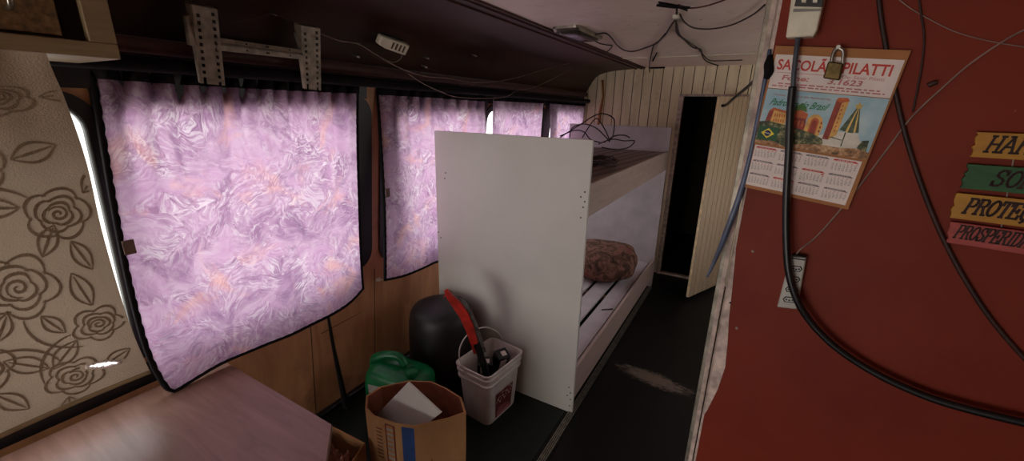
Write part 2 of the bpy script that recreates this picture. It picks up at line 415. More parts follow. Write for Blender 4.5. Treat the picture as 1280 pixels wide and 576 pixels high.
for nm, ya, yb_ in (('trim_9', -1.6, 1.385), ('trim_14', 1.475, 4.15)):
    mb = MB(); mb.slab([(xw(z)+.012, y, z) for y, z in ((ya, 1.625), (yb_, 1.625), (yb_, 1.72), (ya, 1.72))], (-.010, 0, 0)); struct(mb.build(nm, M['rubber']))
for k, (y0_, y1_) in enumerate(((3.325, 3.435), (2.372, 2.404), (.440, .466))):
    mb = MB(); mb.slab([(xw(z)+.011, y, z) for y, z in ((y0_, .74), (y1_, .74), (y1_, 1.64), (y0_, 1.64))], (-.010, 0, 0)); struct(mb.build('trim_%d' % (10+k), M['rubber']))
mb = MB(); mb.slab([(xw(z)+.014, y, z) for y, z in ((-1.9, .655), (.46, .655), (.46, .735), (-1.9, .735))], (-.012, 0, 0)); struct(mb.build('trim_13', M['rubber']))  # dark strip standing in for the shadow under the beige curtain
# dark cove between windows and ceiling
prof = [(-1.0, CEIL), (-1.2, 1.978), (-1.34, 1.962), (-1.43, 1.935), (-1.485, 1.89), (-1.52, 1.83), (-1.555, 1.77), (xw(1.72), 1.70)]
prof = [(p.x, p.z) for p in spline([Vector((x, 0, z)) for x, z in prof], 4)]
mb = MB(); mb.grid(lambda u, v: (prof[round(u*(len(prof)-1))][0], lerp(YF, 6, v), prof[round(u*(len(prof)-1))][1]), len(prof)-1, 12)
o = struct(mb.build('ceiling_cove', M['cove'], smooth=True, solid=.01))
mb = MB(); mb.slab([(-1.0, YF, CEIL), (.95, YF, CEIL), (.95, 6, CEIL), (-1.0, 6, CEIL)], (0, 0, .04)); struct(mb.build('ceiling', M['ceiling_paint']))
mb = MB()   # dark joint moulding along the ceiling edge
mb.box((-1.025, YF, CEIL-.014), (-1.008, YB, CEIL+.002)); mb.box((-.996, YF, CEIL-.010), (-.984, YB, CEIL+.002)); mb.box((-1.07, YF, CEIL-.016), (-1.062, YB, CEIL-.0))
struct(mb.build('trim_3', M['wire_red']))
mb = MB(); mb.box((-.985, 3.40, CEIL-.006), (.02, 3.425, CEIL+.001)); struct(mb.build('trim_4', M['white_plastic'], bevel=.002))

# back partition of vertical boards with the doorway
mb = MB(); DL, DR, DH = -.61, -.085, 1.735
x = -1.62; k = 0
while x < .93:
    x1 = min(x+.0855, .93); a = x+.0035
    def top(xx):
        if xx < -1.0:
            for i in range(len(prof)-1):
                if prof[i+1][0] <= xx <= prof[i][0]: return prof[i][1]-.006
            return 1.70
        return CEIL
    segs = [(a, x1)] if not (a < DL < x1 or a < DR < x1) else ([(a, DL), (DL, x1)] if a < DL < x1 else [(a, DR), (DR, x1)])
    for s0, s1 in segs:
        z0 = DH if DL-.001 <= s0 and s1 <= DR+.001 else 0
        mb.slab([(s0, YB, z0), (s1, YB, z0), (s1, YB, top(s1)), (s0, YB, top(s0))], (0, .012, 0))
    x += .089
mb.slab([(-1.62, YB+.006, 0), (DL, YB+.006, 0), (DL, YB+.006, 1.985), (-1.3, YB+.006, 1.96), (-1.45, YB+.006, 1.91), (-1.5, YB+.006, 1.84), (-1.56, YB+.006, 1.68)], (0, .03, 0), 1)
mb.box((DL, YB+.006, DH), (DR, YB+.036, CEIL), 1); mb.box((DR, YB+.006, 0), (.93, YB+.036, CEIL), 1)
struct(mb.build('wall_back', [M['cream_board'], M['groove']]))
mb = MB(); mb.box((DL-.04, YB-.02, 0), (DL, YB+.05, DH)); mb.box((DR, YB-.02, 0), (DR+.035, YB+.05, DH)); mb.box((DL-.04, YB-.012, DH), (DR+.035, YB+.05, DH+.02)); mb.box((DL, YB-.01, 0), (DR, YB+.05, .018))
struct(mb.build('trim_5', M['edge_white'], bevel=.003))
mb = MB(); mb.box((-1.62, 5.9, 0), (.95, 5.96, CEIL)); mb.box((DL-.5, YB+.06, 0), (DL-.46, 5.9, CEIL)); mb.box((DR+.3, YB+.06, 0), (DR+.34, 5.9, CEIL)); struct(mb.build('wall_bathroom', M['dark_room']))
mb = MB(); mb.box((DL-.2, 5.2, 0), (DL+.25, 5.6, .45)); mb.box((DL-.1, 5.45, .45), (DL+.2, 5.6, .8))
# open board door leaf
h0 = Vector((-.082, YB-.05, 0)); h1 = Vector((-.285, 3.66, 0)); dd = (h1-h0).normalized(); ln_ = (h1-h0).length; nn = Vector((-dd.y, dd.x, 0))
dr = bpy.data.objects.new('door_1', None); C.objects.link(dr); dr.location = h0; struct(dr)
zt = lambda s_: lerp(1.735, 1.72, s_/ln_)
mb = MB(); w = ln_/7
for k in range(7):
    a, b = k*w+.006, (k+1)*w-.006
    for sgn in (-1, 1):
        q = [h0+dd*a+nn*sgn*.013+Vector((0, 0, .03)), h0+dd*b+nn*sgn*.013+Vector((0, 0, .03)), h0+dd*b+nn*sgn*.013+Vector((0, 0, zt(b))), h0+dd*a+nn*sgn*.013+Vector((0, 0, zt(a)))]
        mb.slab(q, -nn*sgn*.006)
q = [h0+nn*.008+Vector((0, 0, .03)), h1+nn*.008+Vector((0, 0, .03)), h1+nn*.008+Vector((0, 0, 1.718)), h0+nn*.008+Vector((0, 0, 1.732))]
mb.slab(q, -nn*.016, 1)
mb.build('door_panel', [M['leaf_board'], M['leaf_groove']], dr)

# right side: red partition across the vehicle, aisle wall behind it, shell behind the camera
mb = MB(); L = 1.0
mb.slab([wp(0, 0), wp(L, 0), wp(L, CEIL), wp(0, CEIL)], -WN*.012)
struct(mb.build('wall_right', M['red_paint']))
# chipped pale plaster along the lower edge of the partition
mb = MB()
edge = [(0, .70), (.012, .74), (.028, .82), (.036, .90), (.03, .98), (.022, 1.05), (.016, 1.14), (.008, 1.24), (0, 1.30)]
mb.slab([wp(a, z, .0012) for a, z in edge], -WN*.0011)
mb.slab([wp(a, z, .0012) for a, z in [(0, 0), (.006, 0), (.006, CEIL), (0, CEIL)]], -WN*.0011)
struct(mb.build('trim_6', M['edge_white']))
mb = MB(); mb.box((-.015, 1.216, 0), (-.003, 1.240, CEIL)); mb.box((-.026, 1.240, 0), (-.003, 1.250, CEIL), 1); struct(mb.build('trim_7', [M['edge_white'], M['alu']], bevel=.002))
struct(MB().box((.11, -.40, 0), (.93, -.36, CEIL)).build('shade_wall', M['shell']))  # unseen wall added behind the camera to shade the red partition
FILL_WIN = [(1.85, 2.65, .85, 1.60), (2.95, 3.75, .85, 1.60)]  # unseen right-side windows, added to brighten the aisle and far end
struct(plate_with_holes('wall_side', [(YF, 0), (YB, 0), (YB, CEIL), (YF, CEIL)], [rrect(a, b, c, d, .09) for a, b, c, d in FILL_WIN], M['tan_wall'], lambda y, z: (.93, y, z), (.04, 0, 0)))
for i, (a, b, c, d) in enumerate(FILL_WIN):
    e = bpy.data.objects.new('window_%d' % (i+6), None); C.objects.link(e); e.location = (.93, (a+b)/2, c); struct(e)
    A_ = rrect(a-.006, b+.006, c-.006, d+.006, .096); B_ = rrect(a+.03, b-.03, c+.03, d-.03, .07)
    R4 = [[(.93+dx, y, z) for y, z in q] for q, dx in ((A_, -.01), (A_, .05), (B_, .05), (B_, -.01))]; R4.append(R4[0])
    MB().rings(R4, (False, False)).build('window_frame', M['rubber'], e)  # frame of an added, unseen right-side window
    MB().slab([(.965, y, z) for y, z in rrect(a+.015, b-.015, c+.015, d-.015, .08)], (.004, 0, 0)).build('window_pane', M['glass'], e)
wf = plate_with_holes('wall_front', [(-1.8, 0), (.97, 0), (.97, CEIL), (-1.8, CEIL)], [rrect(-1.60, -.35, .30, 1.45, .1)], M['shell'], lambda x, z: (x, YF, z), (0, -.05, 0)); struct(wf)  # unseen front; opening set low and left to steer the light inside

# ---------------------------------------------------------------- curtains
def coons(L_, R_, T_, B_):
    def samp(p, t):
        d = [0]
        for i in range(len(p)-1): d.append(d[-1]+(p[i+1]-p[i]).length)
        s_ = t*d[-1]
        for i in range(len(p)-1):
            if s_ <= d[i+1] or i == len(p)-2: return p[i].lerp(p[i+1], (s_-d[i])/max(1e-9, d[i+1]-d[i]))
    def fn(u, v):
        l, r, t, b = samp(L_, v), samp(R_, v), samp(T_, u), samp(B_, u)
        return l*(1-u)+r*u+t*(1-v)+b*v-(T_[0]*(1-u)*(1-v)+T_[-1]*u*(1-v)+B_[0]*(1-u)*v+B_[-1]*u*v)
    return fn
def PX(pts, x, n=6): return spline([onx(u, v, x) for u, v in pts], n)
def curtain(label, Lp, Rp, Tp, Bp, x, seed, binding=('left', 'bottom', 'right'), nf=12, tab=None, group='lilac printed window curtains', xb=0.0):
    fn0 = coons(PX(Lp, x), PX(Rp, x), PX(Tp, x), PX(Bp, x))
    rnd = random.Random(seed); ph = [rnd.uniform(0, 6.28) for _ in range(6)]
    def fold(u, v):
        g = math.exp(-v*5.5)
        return (.017*g*math.sin(nf*6.28*u+1.2*math.sin(u*9+ph[0])+ph[1])+.012*math.sin(u*7.3+ph[2]+v*1.5)*(.3+.7*v)+.004*math.sin(nf*2.1*u+ph[3]+2*v)*(1-.5*v)+.006*math.sin(5*v+ph[4]+2*u))
    def fn(u, v, off=0.0):
        p = fn0(u, v); return Vector((p.x+fold(u, v)+off+xb*v, p.y, p.z))
    base = fn(.5, 1)
    e = empty('curtain', base, label, 'curtain', group)
    MB().grid(fn, 90, 60).build('curtain_cloth', M['lilac'], e, smooth=True, norm=False)
    w = .012
    for side in binding:
        mb = MB(); N = 70; rings = []
        for k in range(N+1):
            t_ = k/N
            uv = {'left': (0, t_), 'right': (1, t_), 'bottom': (t_, 1)}[side]
            p = fn(*uv); q = fn(min(max(uv[0], .012), .988) if side != 'bottom' else t_, .985 if side == 'bottom' else t_)
            d = (q-p).normalized()*w; wob = .0025*math.sin(k*2.1+ph[5])
            rings.append([p+Vector((.005, 0, 0)), p+d*(1+wob*60)+Vector((.004, 0, 0)), p+d+Vector((-.003, 0, 0)), p-d*.25+Vector((-.003, 0, 0))])
        mb.rings(rings); mb.build('binding', M['black_cloth'], e, smooth=True)
    mb = MB(); mb.grid(lambda u, v: fn(u, v*.012, .003)+Vector((.002+.004*math.sin(nf*6.28*u*2+ph[1]), 0, .028*(1-v)-.002)), 180, 2)
    mb.build('curtain_heading', M['black_cloth'], e, smooth=True, solid=.004, norm=False)
    if tab:
        mb = MB()
        a = onx(tab[0], tab[1], x+.03); mb.box((a.x, a.y-.012, a.z-.022), (a.x+.004, a.y+.016, a.z+.022)); mb.build('tie_tab', M['brown_tab'], e, bevel=.002)
    return e
XC = -1.558
curtain('large lilac printed curtain with dark binding behind the perforated steel bracket', [(115, 91), (127, 170), (142, 265), (160, 360), (182, 440), (205, 484), (219, 491)], [(445, 113), (447, 200), (452, 290), (458, 362)],
        [(115, 91), (230, 100), (340, 107), (445, 113)], [(219, 491), (262, 466), (300, 446), (350, 424), (400, 401), (435, 384), (458, 362)], XC, 3, nf=14, tab=(160, 309))
curtain('lilac curtain with brown tie tab beside the bare wooden post, partly behind the bunk panel', [(475, 115), (477, 200), (479, 290), (480, 351)], [(608, 124), (607, 200), (606, 260), (605, 316)],
        [(475, 115), (540, 119), (608, 124)], [(480, 351), (505, 345), (530, 335), (550, 328), (580, 322), (605, 316)], XC, 5, nf=9, binding=('left', 'bottom'), tab=(484, 241))
curtain('lilac curtain above the bunk panel between bright slit and dark post', [(614, 124), (614, 180), (614, 240)], [(680, 128), (677, 170), (674, 210)],
        [(614, 124), (645, 126), (680, 128)], [(614, 240), (645, 226), (674, 210)], XC, 8, nf=8, binding=('right',))
curtain('narrowest lilac curtain at the far end above the upper bunk', [(686, 128), (686, 170), (686, 212)], [(732, 132), (730, 160), (727, 190)],
        [(686, 128), (710, 130), (732, 132)], [(686, 212), (710, 200), (727, 190)], XC, 9, nf=8, binding=())
# beige curtain, hung from the cabinet's lower edge and pulled back to the window
Rr = [(55, 66, -1.235), (66, 92, -1.28), (82, 130, -1.335), (107, 205, -1.43), (125, 285, -1.475), (148, 365, -1.49), (168, 422, -1.495), (188, 466, -1.495)]
Rr = spline([onx(*q) for q in Rr], 5)
def beige(u, v):
    r = Rr[min(len(Rr)-1, int(v*(len(Rr)-1)))].lerp(Rr[min(len(Rr)-1, int(v*(len(Rr)-1))+1)], (v*(len(Rr)-1)) % 1)
    g = math.exp(-v*6); wd = .72*(1-u)
    x = r.x+.014*g*math.sin(60*wd+1)+.010*math.sin(9*wd+3*v)*(1-g)
    return Vector((x, r.y-wd, r.z-.02*wd*v+.006*g*math.sin(60*wd)))
e = empty('curtain', beige(.5, 1), 'beige curtain with rose outlines hanging under the overhead cabinet', 'curtain')
tu, tv = onx(128, 455, -1.495), None
best = min(((beige(i/150, j/110)-tu).length, i/150, j/110) for i in range(100, 151) for j in range(80, 111))
tu_, tv_ = best[1], best[2]
def tear(u, v, s_=1.0):
    a = (u-tu_)*.72; b = (v-tv_)*.95; a, b = a*.94+b*.3, -a*.3+b*.94
    return (a/(.030*s_))**2+(b/(.0055*s_))**2 < 1
cm_ = MB().grid(beige, 300, 240, skip=lambda u, v: tear(u, v))
def bpt(a, b): return beige(1-a/.72, b/.95)
def ink(pts, w0=.0030):
    pts = [p for p in pts]; L_, R_ = [], []
    for i, (a, b) in enumerate(pts):
        p0, p1 = pts[max(0, i-1)], pts[min(len(pts)-1, i+1)]; dx, dy = p1[0]-p0[0], p1[1]-p0[1]; l = math.hypot(dx, dy) or 1
        t_ = i/(len(pts)-1); w_ = w0*(.45+.55*math.sin(PI*t_)); nx, ny = -dy/l*w_, dx/l*w_
        L_.append((a+nx, b+ny)); R_.append((a-nx, b-ny))
    for i in range(len(pts)-1):
        q = [L_[i], L_[i+1], R_[i+1], R_[i]]
        if any(p[0] < .006 or p[0] > .70 or p[1] < .10 or p[1] > .93 for p in q): continue
        if any(tear(1-p[0]/.72, p[1]/.95, 1.5) for p in q): continue
        cm_.add([bpt(*p)+Vector((.0012, 0, 0)) for p in q], [(0, 1, 2, 3)], 1)
rz = random.Random(21)
def rose(a, b, r, ph):
    sp_ = [(a+r*.30*(k/26)*math.cos(ph+k*.42), b+r*.30*(k/26)*math.sin(ph+k*.42)*.85) for k in range(3, 27)]; ink(sp_)
    for ring, (rr_0, n_) in enumerate(((.40, 3), (.62, 4), (.90, 5))):
        for m_ in range(n_):
            a0 = ph+ring*.7+2*PI*m_/n_; sw_ = 2*PI/n_*1.12; pts = []
            for k in range(15):
                t_ = k/14; an = a0+sw_*t_; rad_ = r*rr_0*(.80+.24*math.sin(PI*t_)+.03*math.sin(5*an))
                pts.append((a+rad_*math.cos(an), b+rad_*.88*math.sin(an)))
            ink(pts, .0032)
def leaf(a, b, an, l):
    ca, sa = math.cos(an), math.sin(an)
    for sg in (-1, 1): ink([(a+l*t_*ca-sg*l*.24*math.sin(PI*t_)*sa, b+l*t_*sa+sg*l*.24*math.sin(PI*t_)*ca) for t_ in [k/12 for k in range(13)]], .0030)
    ink([(a+l*t_*ca, b+l*t_*sa) for t_ in [.05, .3, .6, .9]], .003)
for a, b, r, ph in ((.10, .25, .060, .4), (.26, .20, .066, 1.9), (.19, .39, .070, 2.6), (.07, .50, .062, 1.1), (.33, .50, .072, .9), (.17, .62, .072, 3.3), (.06, .74, .055, 2.0), (.29, .76, .078, 1.2), (.14, .86, .060, .5), (.40, .34, .07, 2.2), (.46, .62, .07, .2), (.43, .86, .07, 2.9), (.56, .45, .07, 1.6), (.60, .75, .07, .8), (.56, .22, .06, 2.0)):
    rose(a, b, r, ph)
    for k in range(3): an = ph+2.1*k+.6; leaf(a+r*1.02*math.cos(an), b+r*.9*math.sin(an), an+.25, .060+.025*rz.random())
    an = ph+4.4; ink([(a+r*math.cos(an)+.13*t_*math.cos(an+.8*t_), b+r*.88*math.sin(an)+.13*t_*math.sin(an+.8*t_)) for t_ in [k/10 for k in range(11)]], .0034)
cm_.build('curtain_cloth', [M['roses'], M['rose_ink']], e, smooth=True, norm=False)
mb = MB()
for sg in (-1, 1):
    pts = []
    for k in range(15):
        a = -.036+.072*k/14; b = sg*.0085*(1-(a/.038)**2)+.0015*math.sin(k*2.7+sg)
        aa, bb = a*.94-b*.3, a*.3+b*.94
        pts.append(beige(min(1, tu_+aa/.72), min(1, tv_+bb/.95))+Vector((.003, 0, 0)))
    mb.tube(pts, .0028, 6)
mb.build('frayed_thread', M['paper'], e, smooth=True)
mb = MB(); mb.grid(lambda u, v: beige(u, 1-v*.02)+Vector((.002, 0, 0)), 80, 1); mb.build('hem', M['cab_board'], e, smooth=True, solid=.003)
# padded dark rail above the curtains
mb = MB(); mb.tube([onx(90, 80, -1.50)+Vector((0, -.9, .012)), onx(90, 80, -1.50)+Vector((0, 0, .012)), onx(420, 104, -1.50)+Vector((0, 0, .014)), onx(742, 127, -1.47)+Vector((0, -.15, .0))], .020, 14)
o = mb.build('curtain_rail', M['black_cloth'], smooth=True); tag(o, 'dark padded rail running along the window tops over the lilac curtains', 'curtain rail')
mb = MB(); mb.tube([(-1.525, YF, 1.745), (-1.525, 4.1, 1.745)], .022, 12); struct(mb.build('trim_8', M['wire_red'], smooth=True))

# ---------------------------------------------------------------- overhead cabinet
XF = -1.22; y1 = .405; y0 = -1.1; zb = 1.682; ztop = 1.968
cab = empty('overhead_cabinet', (-1.36, -.35, zb), 'beige wooden overhead cabinet with half-open dark compartment, upper left', 'cabinet')
mb = MB(); bk = -1.5
mb.box((-1.47, y0, zb), (XF-.018, y1, zb+.016)); mb.box((-1.47, y1-.016, zb+.016), (XF-.018, y1, 1.92)); mb.box((-1.47, y0, zb+.016), (XF-.018, y0+.016, 1.92)); mb.box((-1.475, y0, zb), (-1.468, y1, 1.86))
mb.build('carcass', M['cab_board'], cab)
mb = MB(); mb.box((XF-.018, y0, zb), (XF, y1, zb+.030)); mb.box((XF-.018, y1-.045, zb+.030), (XF, y1, ztop)); mb.box((XF-.018, y0, zb+.030), (XF, y0+.045, ztop)); mb.box((XF-.018, y0+.045, ztop-.02), (XF, y1-.045, ztop))
mb.build('face_frame', M['cab_board'], cab, bevel=.002)
dq = onx(79, 45, XF-.02)
dor = MB().box((XF-.036, dq.y-.62, dq.z), (XF-.020, dq.y, ztop-.02)).build('door', M['cab_door'], cab, bevel=.002)
hp = onx(12, 9, XF); mb = MB(); mb.tube([(XF-.02, hp.y, hp.z), (XF+.006, hp.y, hp.z), (XF+.012, hp.y, hp.z+.01), (XF+.012, hp.y, hp.z+.09), (XF-.02, hp.y, hp.z+.10)], .0045, 8); mb.build('handle', M['steel'], dor, smooth=True)

# ---------------------------------------------------------------- perforated steel bracket
br = empty('bracket_frame', (-1.46, .86, 1.65), 'pale perforated steel bracket of two uprights and a crossbar over the window', 'bracket')
def upright(q, n_rows):
    tl, tr_, brr, bl = [Vector(p) for p in q]
    us = [0, .12, .26, .40, .60, .74, .88, 1]; mb = MB()
    N = n_rows
    def P(u, v): return tl.lerp(tr_, u).lerp(bl.lerp(brr, u), v)
    for j in range(N):
        for i in range(7):
            if i in (1, 5) and j % 2 == (0 if i == 1 else 1) and 0 < j < N-1: continue
            if i in (1, 5) and j == N-1: continue
            a, b = j/N, (j+1)/N
            mb.add([P(us[i], a), P(us[i+1], a), P(us[i+1], b), P(us[i], b)], [(0, 1, 2, 3)])
    back = Vector((-.035, 0, .012))
    mb.add([tl, bl, bl+back*.3, tl+back], [(0, 1, 2, 3)]); mb.add([tr_, brr, brr+back*.3, tr_+back], [(0, 1, 2, 3)])
    mb.add([tl, tr_, tr_+back, tl+back], [(0, 1, 2, 3)])
    return mb
xt, xbm = -1.405, -1.465
U1 = [onx(240, 6, xt), onx(271, 12, xt), onx(281, 107, xbm), onx(251, 104, xbm)]
U2 = [onx(376, 32, xt), onx(400, 36, xt), onx(401, 113, xbm), onx(381, 111, xbm)]
upright(U1, 22).build('upright', M['bracket'], br, solid=.0025)
upright(U2, 22).build('upright', M['bracket'], br, solid=.0025)
xm = xt-.028
Q = [onx(270, 47, xm), onx(380, 63, xm), onx(382, 74, xm), onx(271, 62, xm)]
mb = MB()
P = lambda u, v: Q[0].lerp(Q[1], u).lerp(Q[3].lerp(Q[2], u), v)
prf = [(0, -.012), (0, 0), (.35, .002), (.42, -.006), (.55, -.006), (.62, .002), (1, 0), (1, -.012)]
for k in range(len(prf)-1):
    (v0, d0), (v1, d1) = prf[k], prf[k+1]
    mb.add([P(0, v0)+Vector((d0, 0, 0)), P(1, v0)+Vector((d0, 0, 0)), P(1, v1)+Vector((d1, 0, 0)), P(0, v1)+Vector((d1, 0, 0))], [(0, 1, 2, 3)])
mb.build('crossbar', M['bracket'], br, solid=.002)
mb = MB()
for u_ in (.3, .52, .54, .8):
    for vv in (.2, .8):
        c = P(u_, vv); MB().tube([c+Vector((-.002, 0, 0)), c+Vector((.003, 0, 0))], .003, 8).build('rivet', M['slot'], br)
# folded side box of the left upright
a = onx(233, 22, xt-.03); b = onx(245, 58, xt-.03)
mb = MB(); mb.slab([onx(232, 20, xt-.02), onx(244, 14, xt-.02), onx(250, 58, xt-.03), onx(238, 57, xt-.03)], (-.02, 0, .004)); mb.build('side_plate', M['bracket'], br, bevel=.002)
mb = MB(); mb.slab([onx(371, 42, xt-.02), onx(378, 40, xt-.02), onx(382, 58, xt-.03), onx(376, 58, xt-.03)], (-.02, 0, .004)); mb.build('side_plate', M['bracket'], br, bevel=.002)

# ---------------------------------------------------------------- small slotted lamp on the cove
xl = -1.40
q = [onx(u, v, xl+dx) for u, v, dx in ((478, 45, .01), (513, 57, .01), (507, 70, -.012), (473, 58, -.012))]
lm = empty('wall_light', (q[0]+q[2])/2, 'small white slotted plastic light on the dark curved panel', 'light')
nrm = (q[1]-q[0]).cross(q[3]-q[0]).normalized()
if nrm.x < 0: nrm = -nrm
PP = lambda u, v, o=0: q[0].lerp(q[1], u).lerp(q[3].lerp(q[2], u), v)+nrm*o
mb = MB(); mb.slab([PP(0, 0), PP(1, 0), PP(1, 1), PP(.25, 1), PP(0, .85)], -nrm*.03); hs = mb.build('housing', M['white_plastic'], lm, bevel=.006, seg=3)
mb = MB()
for k in range(4):
    u0 = .40+k*.135; mb.slab([PP(u0, .22, .0006), PP(u0+.06, .22, .0006), PP(u0+.06, .80, .0006), PP(u0, .80, .0006)], -nrm*.002)
mb.build('slot', M['brown_slot'], hs)
mb = MB(); mb.slab([PP(.2, -.12, -.025), PP(.85, -.12, -.025), PP(.9, .8, -.028), PP(.2, .8, -.028)], -nrm*.025); mb.build('back_plate', M['dark_metal'], lm, bevel=.003)
mb = MB(); mb.tube([PP(.97, .8, -.02), PP(1.0, 1.5, -.02), PP(.8, 2.0, -.02), PP(.45, 2.1, -.03)], .002, 6, smooth_n=5); mb.build('lead_wire', M['wire_pale'], lm, smooth=True)

# ceiling lamp
cl = empty('ceiling_light', (-.885, 2.22, CEIL), 'flat dark ceiling light with tarnished rim near the panel edge', 'light')
mb = MB(); rr_ = lambda s_, z: [(-.885+x*s_, 2.215+y*s_, z) for x, y in rrect(-.075, .075, -.19, .19, .03, 4)]
mb.rings([rr_(1.0, CEIL), rr_(1.0, CEIL-.012), rr_(.93, CEIL-.022)], (True, False)); mb.rings([rr_(.93, CEIL-.022), rr_(.84, CEIL-.018)], (False, False)); mb.build('rim', M['steel'], cl, smooth=False)
mb = MB(); mb.rings([rr_(.85, CEIL-.010), rr_(.85, CEIL-.020), rr_(.70, CEIL-.030), rr_(.3, CEIL-.033)], (True, True)); mb.build('lens', M['lamp_lens'], cl, smooth=True)

# ---------------------------------------------------------------- wires
def wire(label, pts, r, mat, group=None, n=6, name='wire', cat='wire', sm=6):
    o = MB().tube(pts, r, 7, smooth_n=sm).build(name, M[mat], smooth=True); return tag(o, label, cat, group)
def ZC(pts, dz=.012):
    out = []
    for p in pts:
        z = CEIL-dz-(p[2] if len(p) > 2 else 0); q = onz(p[0], p[1], z)
        if q.y > YB-.02: q = ony(p[0], p[1], YB-.02)
        out.append(q)
    return out
wire('dark wire looping from the ceiling light to the taped wire knot', ZC([(742, 44), (750, 42), (758, 42), (765, 48), (772, 57), (781, 63), (793, 64), (806, 60), (818, 55), (830, 45), (838, 33), (845, 22), (846, 12)]), 0.0042, 'wire_dark')
wire('short dark wire end curling below the ceiling light', ZC([(744, 44), (743, 50), (749, 54), (758, 56), (765, 57), (763, 61), (757, 66)]), 0.0039, 'wire_dark')
wire('dark wire dropping from the ceiling branch to the board wall top', ZC([(832, 42), (822, 53), (817, 57), (814, 68), (812, 78), (812, 90)]), 0.0046, 'wire_dark')
wire('dark wire running from the knot down toward the doorway top', ZC([(846, 14), (845, 32), (847, 42), (856, 50), (866, 59), (876, 62), (878, 70), (884, 77), (898, 82)]), 0.0046, 'wire_dark')
wire('thin dark wire stub reaching right from the doorway branch', ZC([(846, 30), (850, 44), (862, 53), (872, 60), (877, 66), (886, 75), (900, 76), (928, 75)]), 0.0036, 'wire_dark')
wire('dark wire sagging from ceiling knot to the red partition corner', ZC([(850, 18), (856, 28), (868, 35), (890, 36), (915, 31), (940, 19), (956, 6)]), 0.0034, 'wire_dark')
wire('reddish wire going right from the knot along the ceiling top', ZC([(848, 6), (862, 10), (880, 8), (900, 2), (915, -4)]), .0028, 'wire_red')
kn = empty('wire_knot', onz(846, 10, CEIL), 'black taped knot of wires with pale connector on the ceiling', 'wire knot')
c = onz(846, 8, CEIL-.016); mb = MB()
for k in range(5):
    a = Vector((random.uniform(-.02, .02), random.uniform(-.03, .03), random.uniform(-.006, .004)))
    mb.tube([c+a+Vector((-.045, -.05, .004)), c+a*.3, c-a+Vector((.02, .05, -.002))], [.003, .0055, .003], 7, smooth_n=4)
mb.build('tape', M['black_cloth'], kn, smooth=True)
c2 = onz(845, 21, CEIL-.02); MB().box(c2-Vector((.012, .014, .008)), c2+Vector((.012, .014, .008))).build('connector', M['white_plastic'], kn, bevel=.003)
mb = MB(); a, b = ZC([(811, 85), (831, 84.5)]); mb.tube([a, b], .008, 6); tag(mb.build('wire_tape', M['black_cloth']), 'black tape strip on the top edge of the board wall', 'tape')
mb = MB(); a, b = ZC([(821, 66), (816, 76)]); mb.tube([a, b], [.004, .007], 6); tag(mb.build('wire_tape', M['black_cloth']), 'black taped wire end hanging left of the doorway branch', 'tape')
# wires strung along the cove
def CV(pts):
    return [onx(p[0], p[1], p[2]) for p in pts]
wire('thin wire strung from the steel bracket past the white light to the ceiling edge', CV([(400, 42, -1.42), (425, 51, -1.44), (448, 55, -1.44), (470, 68, -1.43), (500, 85, -1.43), (530, 95, -1.42), (560, 98, -1.42), (590, 103, -1.42), (620, 102, -1.42), (650, 96, -1.42), (680, 87, -1.40), (720, 77, -1.36)]), .0022, 'wire_pale')
wire('thin wire sagging to the tops of the lilac curtains', CV([(510, 92, -1.44), (530, 105, -1.45), (552, 115, -1.46), (570, 121, -1.46), (600, 123, -1.45), (632, 121, -1.45), (645, 114, -1.45), (660, 111, -1.44), (680, 104, -1.42), (715, 86, -1.36)]), .0022, 'wire_pale')
wire('reddish thin wire crossing under the white light', CV([(448, 58, -1.45), (475, 74, -1.44), (498, 84, -1.44), (515, 93, -1.44), (537, 86, -1.43), (560, 96, -1.43), (575, 106, -1.44), (600, 107, -1.43), (630, 101, -1.43)]), .002, 'wire_red')
wire('thin dark wire strung behind the crossbar of the bracket', CV([(285, 28, -1.42), (315, 24, -1.43), (340, 17, -1.42), (355, 22, -1.43), (375, 32, -1.44), (400, 42, -1.44)]), .0016, 'wire_red')
for k, (u, v) in enumerate([(344, 18), (449, 55), (448, 71), (535, 73), (533, 84), (595, 70)]):
    c = onx(u, v, -1.445); mb = MB(); mb.tube([c+Vector((-.03, 0, .01)), c+Vector((.006, 0, -.002))], .004, 8)
    tag(mb.build('screw', M['steel'], smooth=True), 'small bright screw head in the dark curved panel', 'screw', 'screws in the dark curved panel')

# ---------------------------------------------------------------- bunk bed
YP = 1.80; XR = -.620; ZP = 1.47; YE = 3.78
bk_ = empty('bunk_bed', (-1.08, 2.8, 0), 'white two-level bunk bed with solid end panels beside the aisle', 'bunk bed')
mb = MB(); mb.box((-1.535, YP, .0), (XR, YP+.018, ZP)); mb.build('end_panel', M['white_board'], bk_, bevel=.0012)
mb = MB(); mb.box((-1.545, YE, 0), (XR, YE+.018, ZP)); mb.build('end_panel', M['white_slat'], bk_, bevel=.0012)
mb = MB(); mb.box((XR-.05, YE+.018, 0), (XR+.0, YE+.06, ZP)); mb.build('post', M['edge_white'], bk_, bevel=.002)
mb = MB(); mb.box((XR-.020, YP+.018, 1.11), (XR-.001, YE, 1.27)); mb.build('upper_rail', M['rail_board'], bk_, bevel=.0015)
mb = MB(); mb.box((XR-.020, YP+.018, .085), (XR-.001, YE, .275)); mb.build('lower_rail', M['rail_board'], bk_, bevel=.0015)
mb = MB(); mb.box((-1.53, YP+.018, 1.245), (XR-.020, YE, 1.263)); mb.build('upper_deck', M['plank'], bk_)
mb = MB(); mb.box((-1.545, YP+.018, .085), (-1.527, YE, .275)); mb.build('back_rail', M['rail_board'], bk_)
for k in range(6):
    x0 = -.665-.118-k*.148; mb = MB(); mb.box((x0, YP+.02, .222), (x0+.118, YE-.002, .238)); mb.build('slat', M['white_slat'], bk_, bevel=.002)
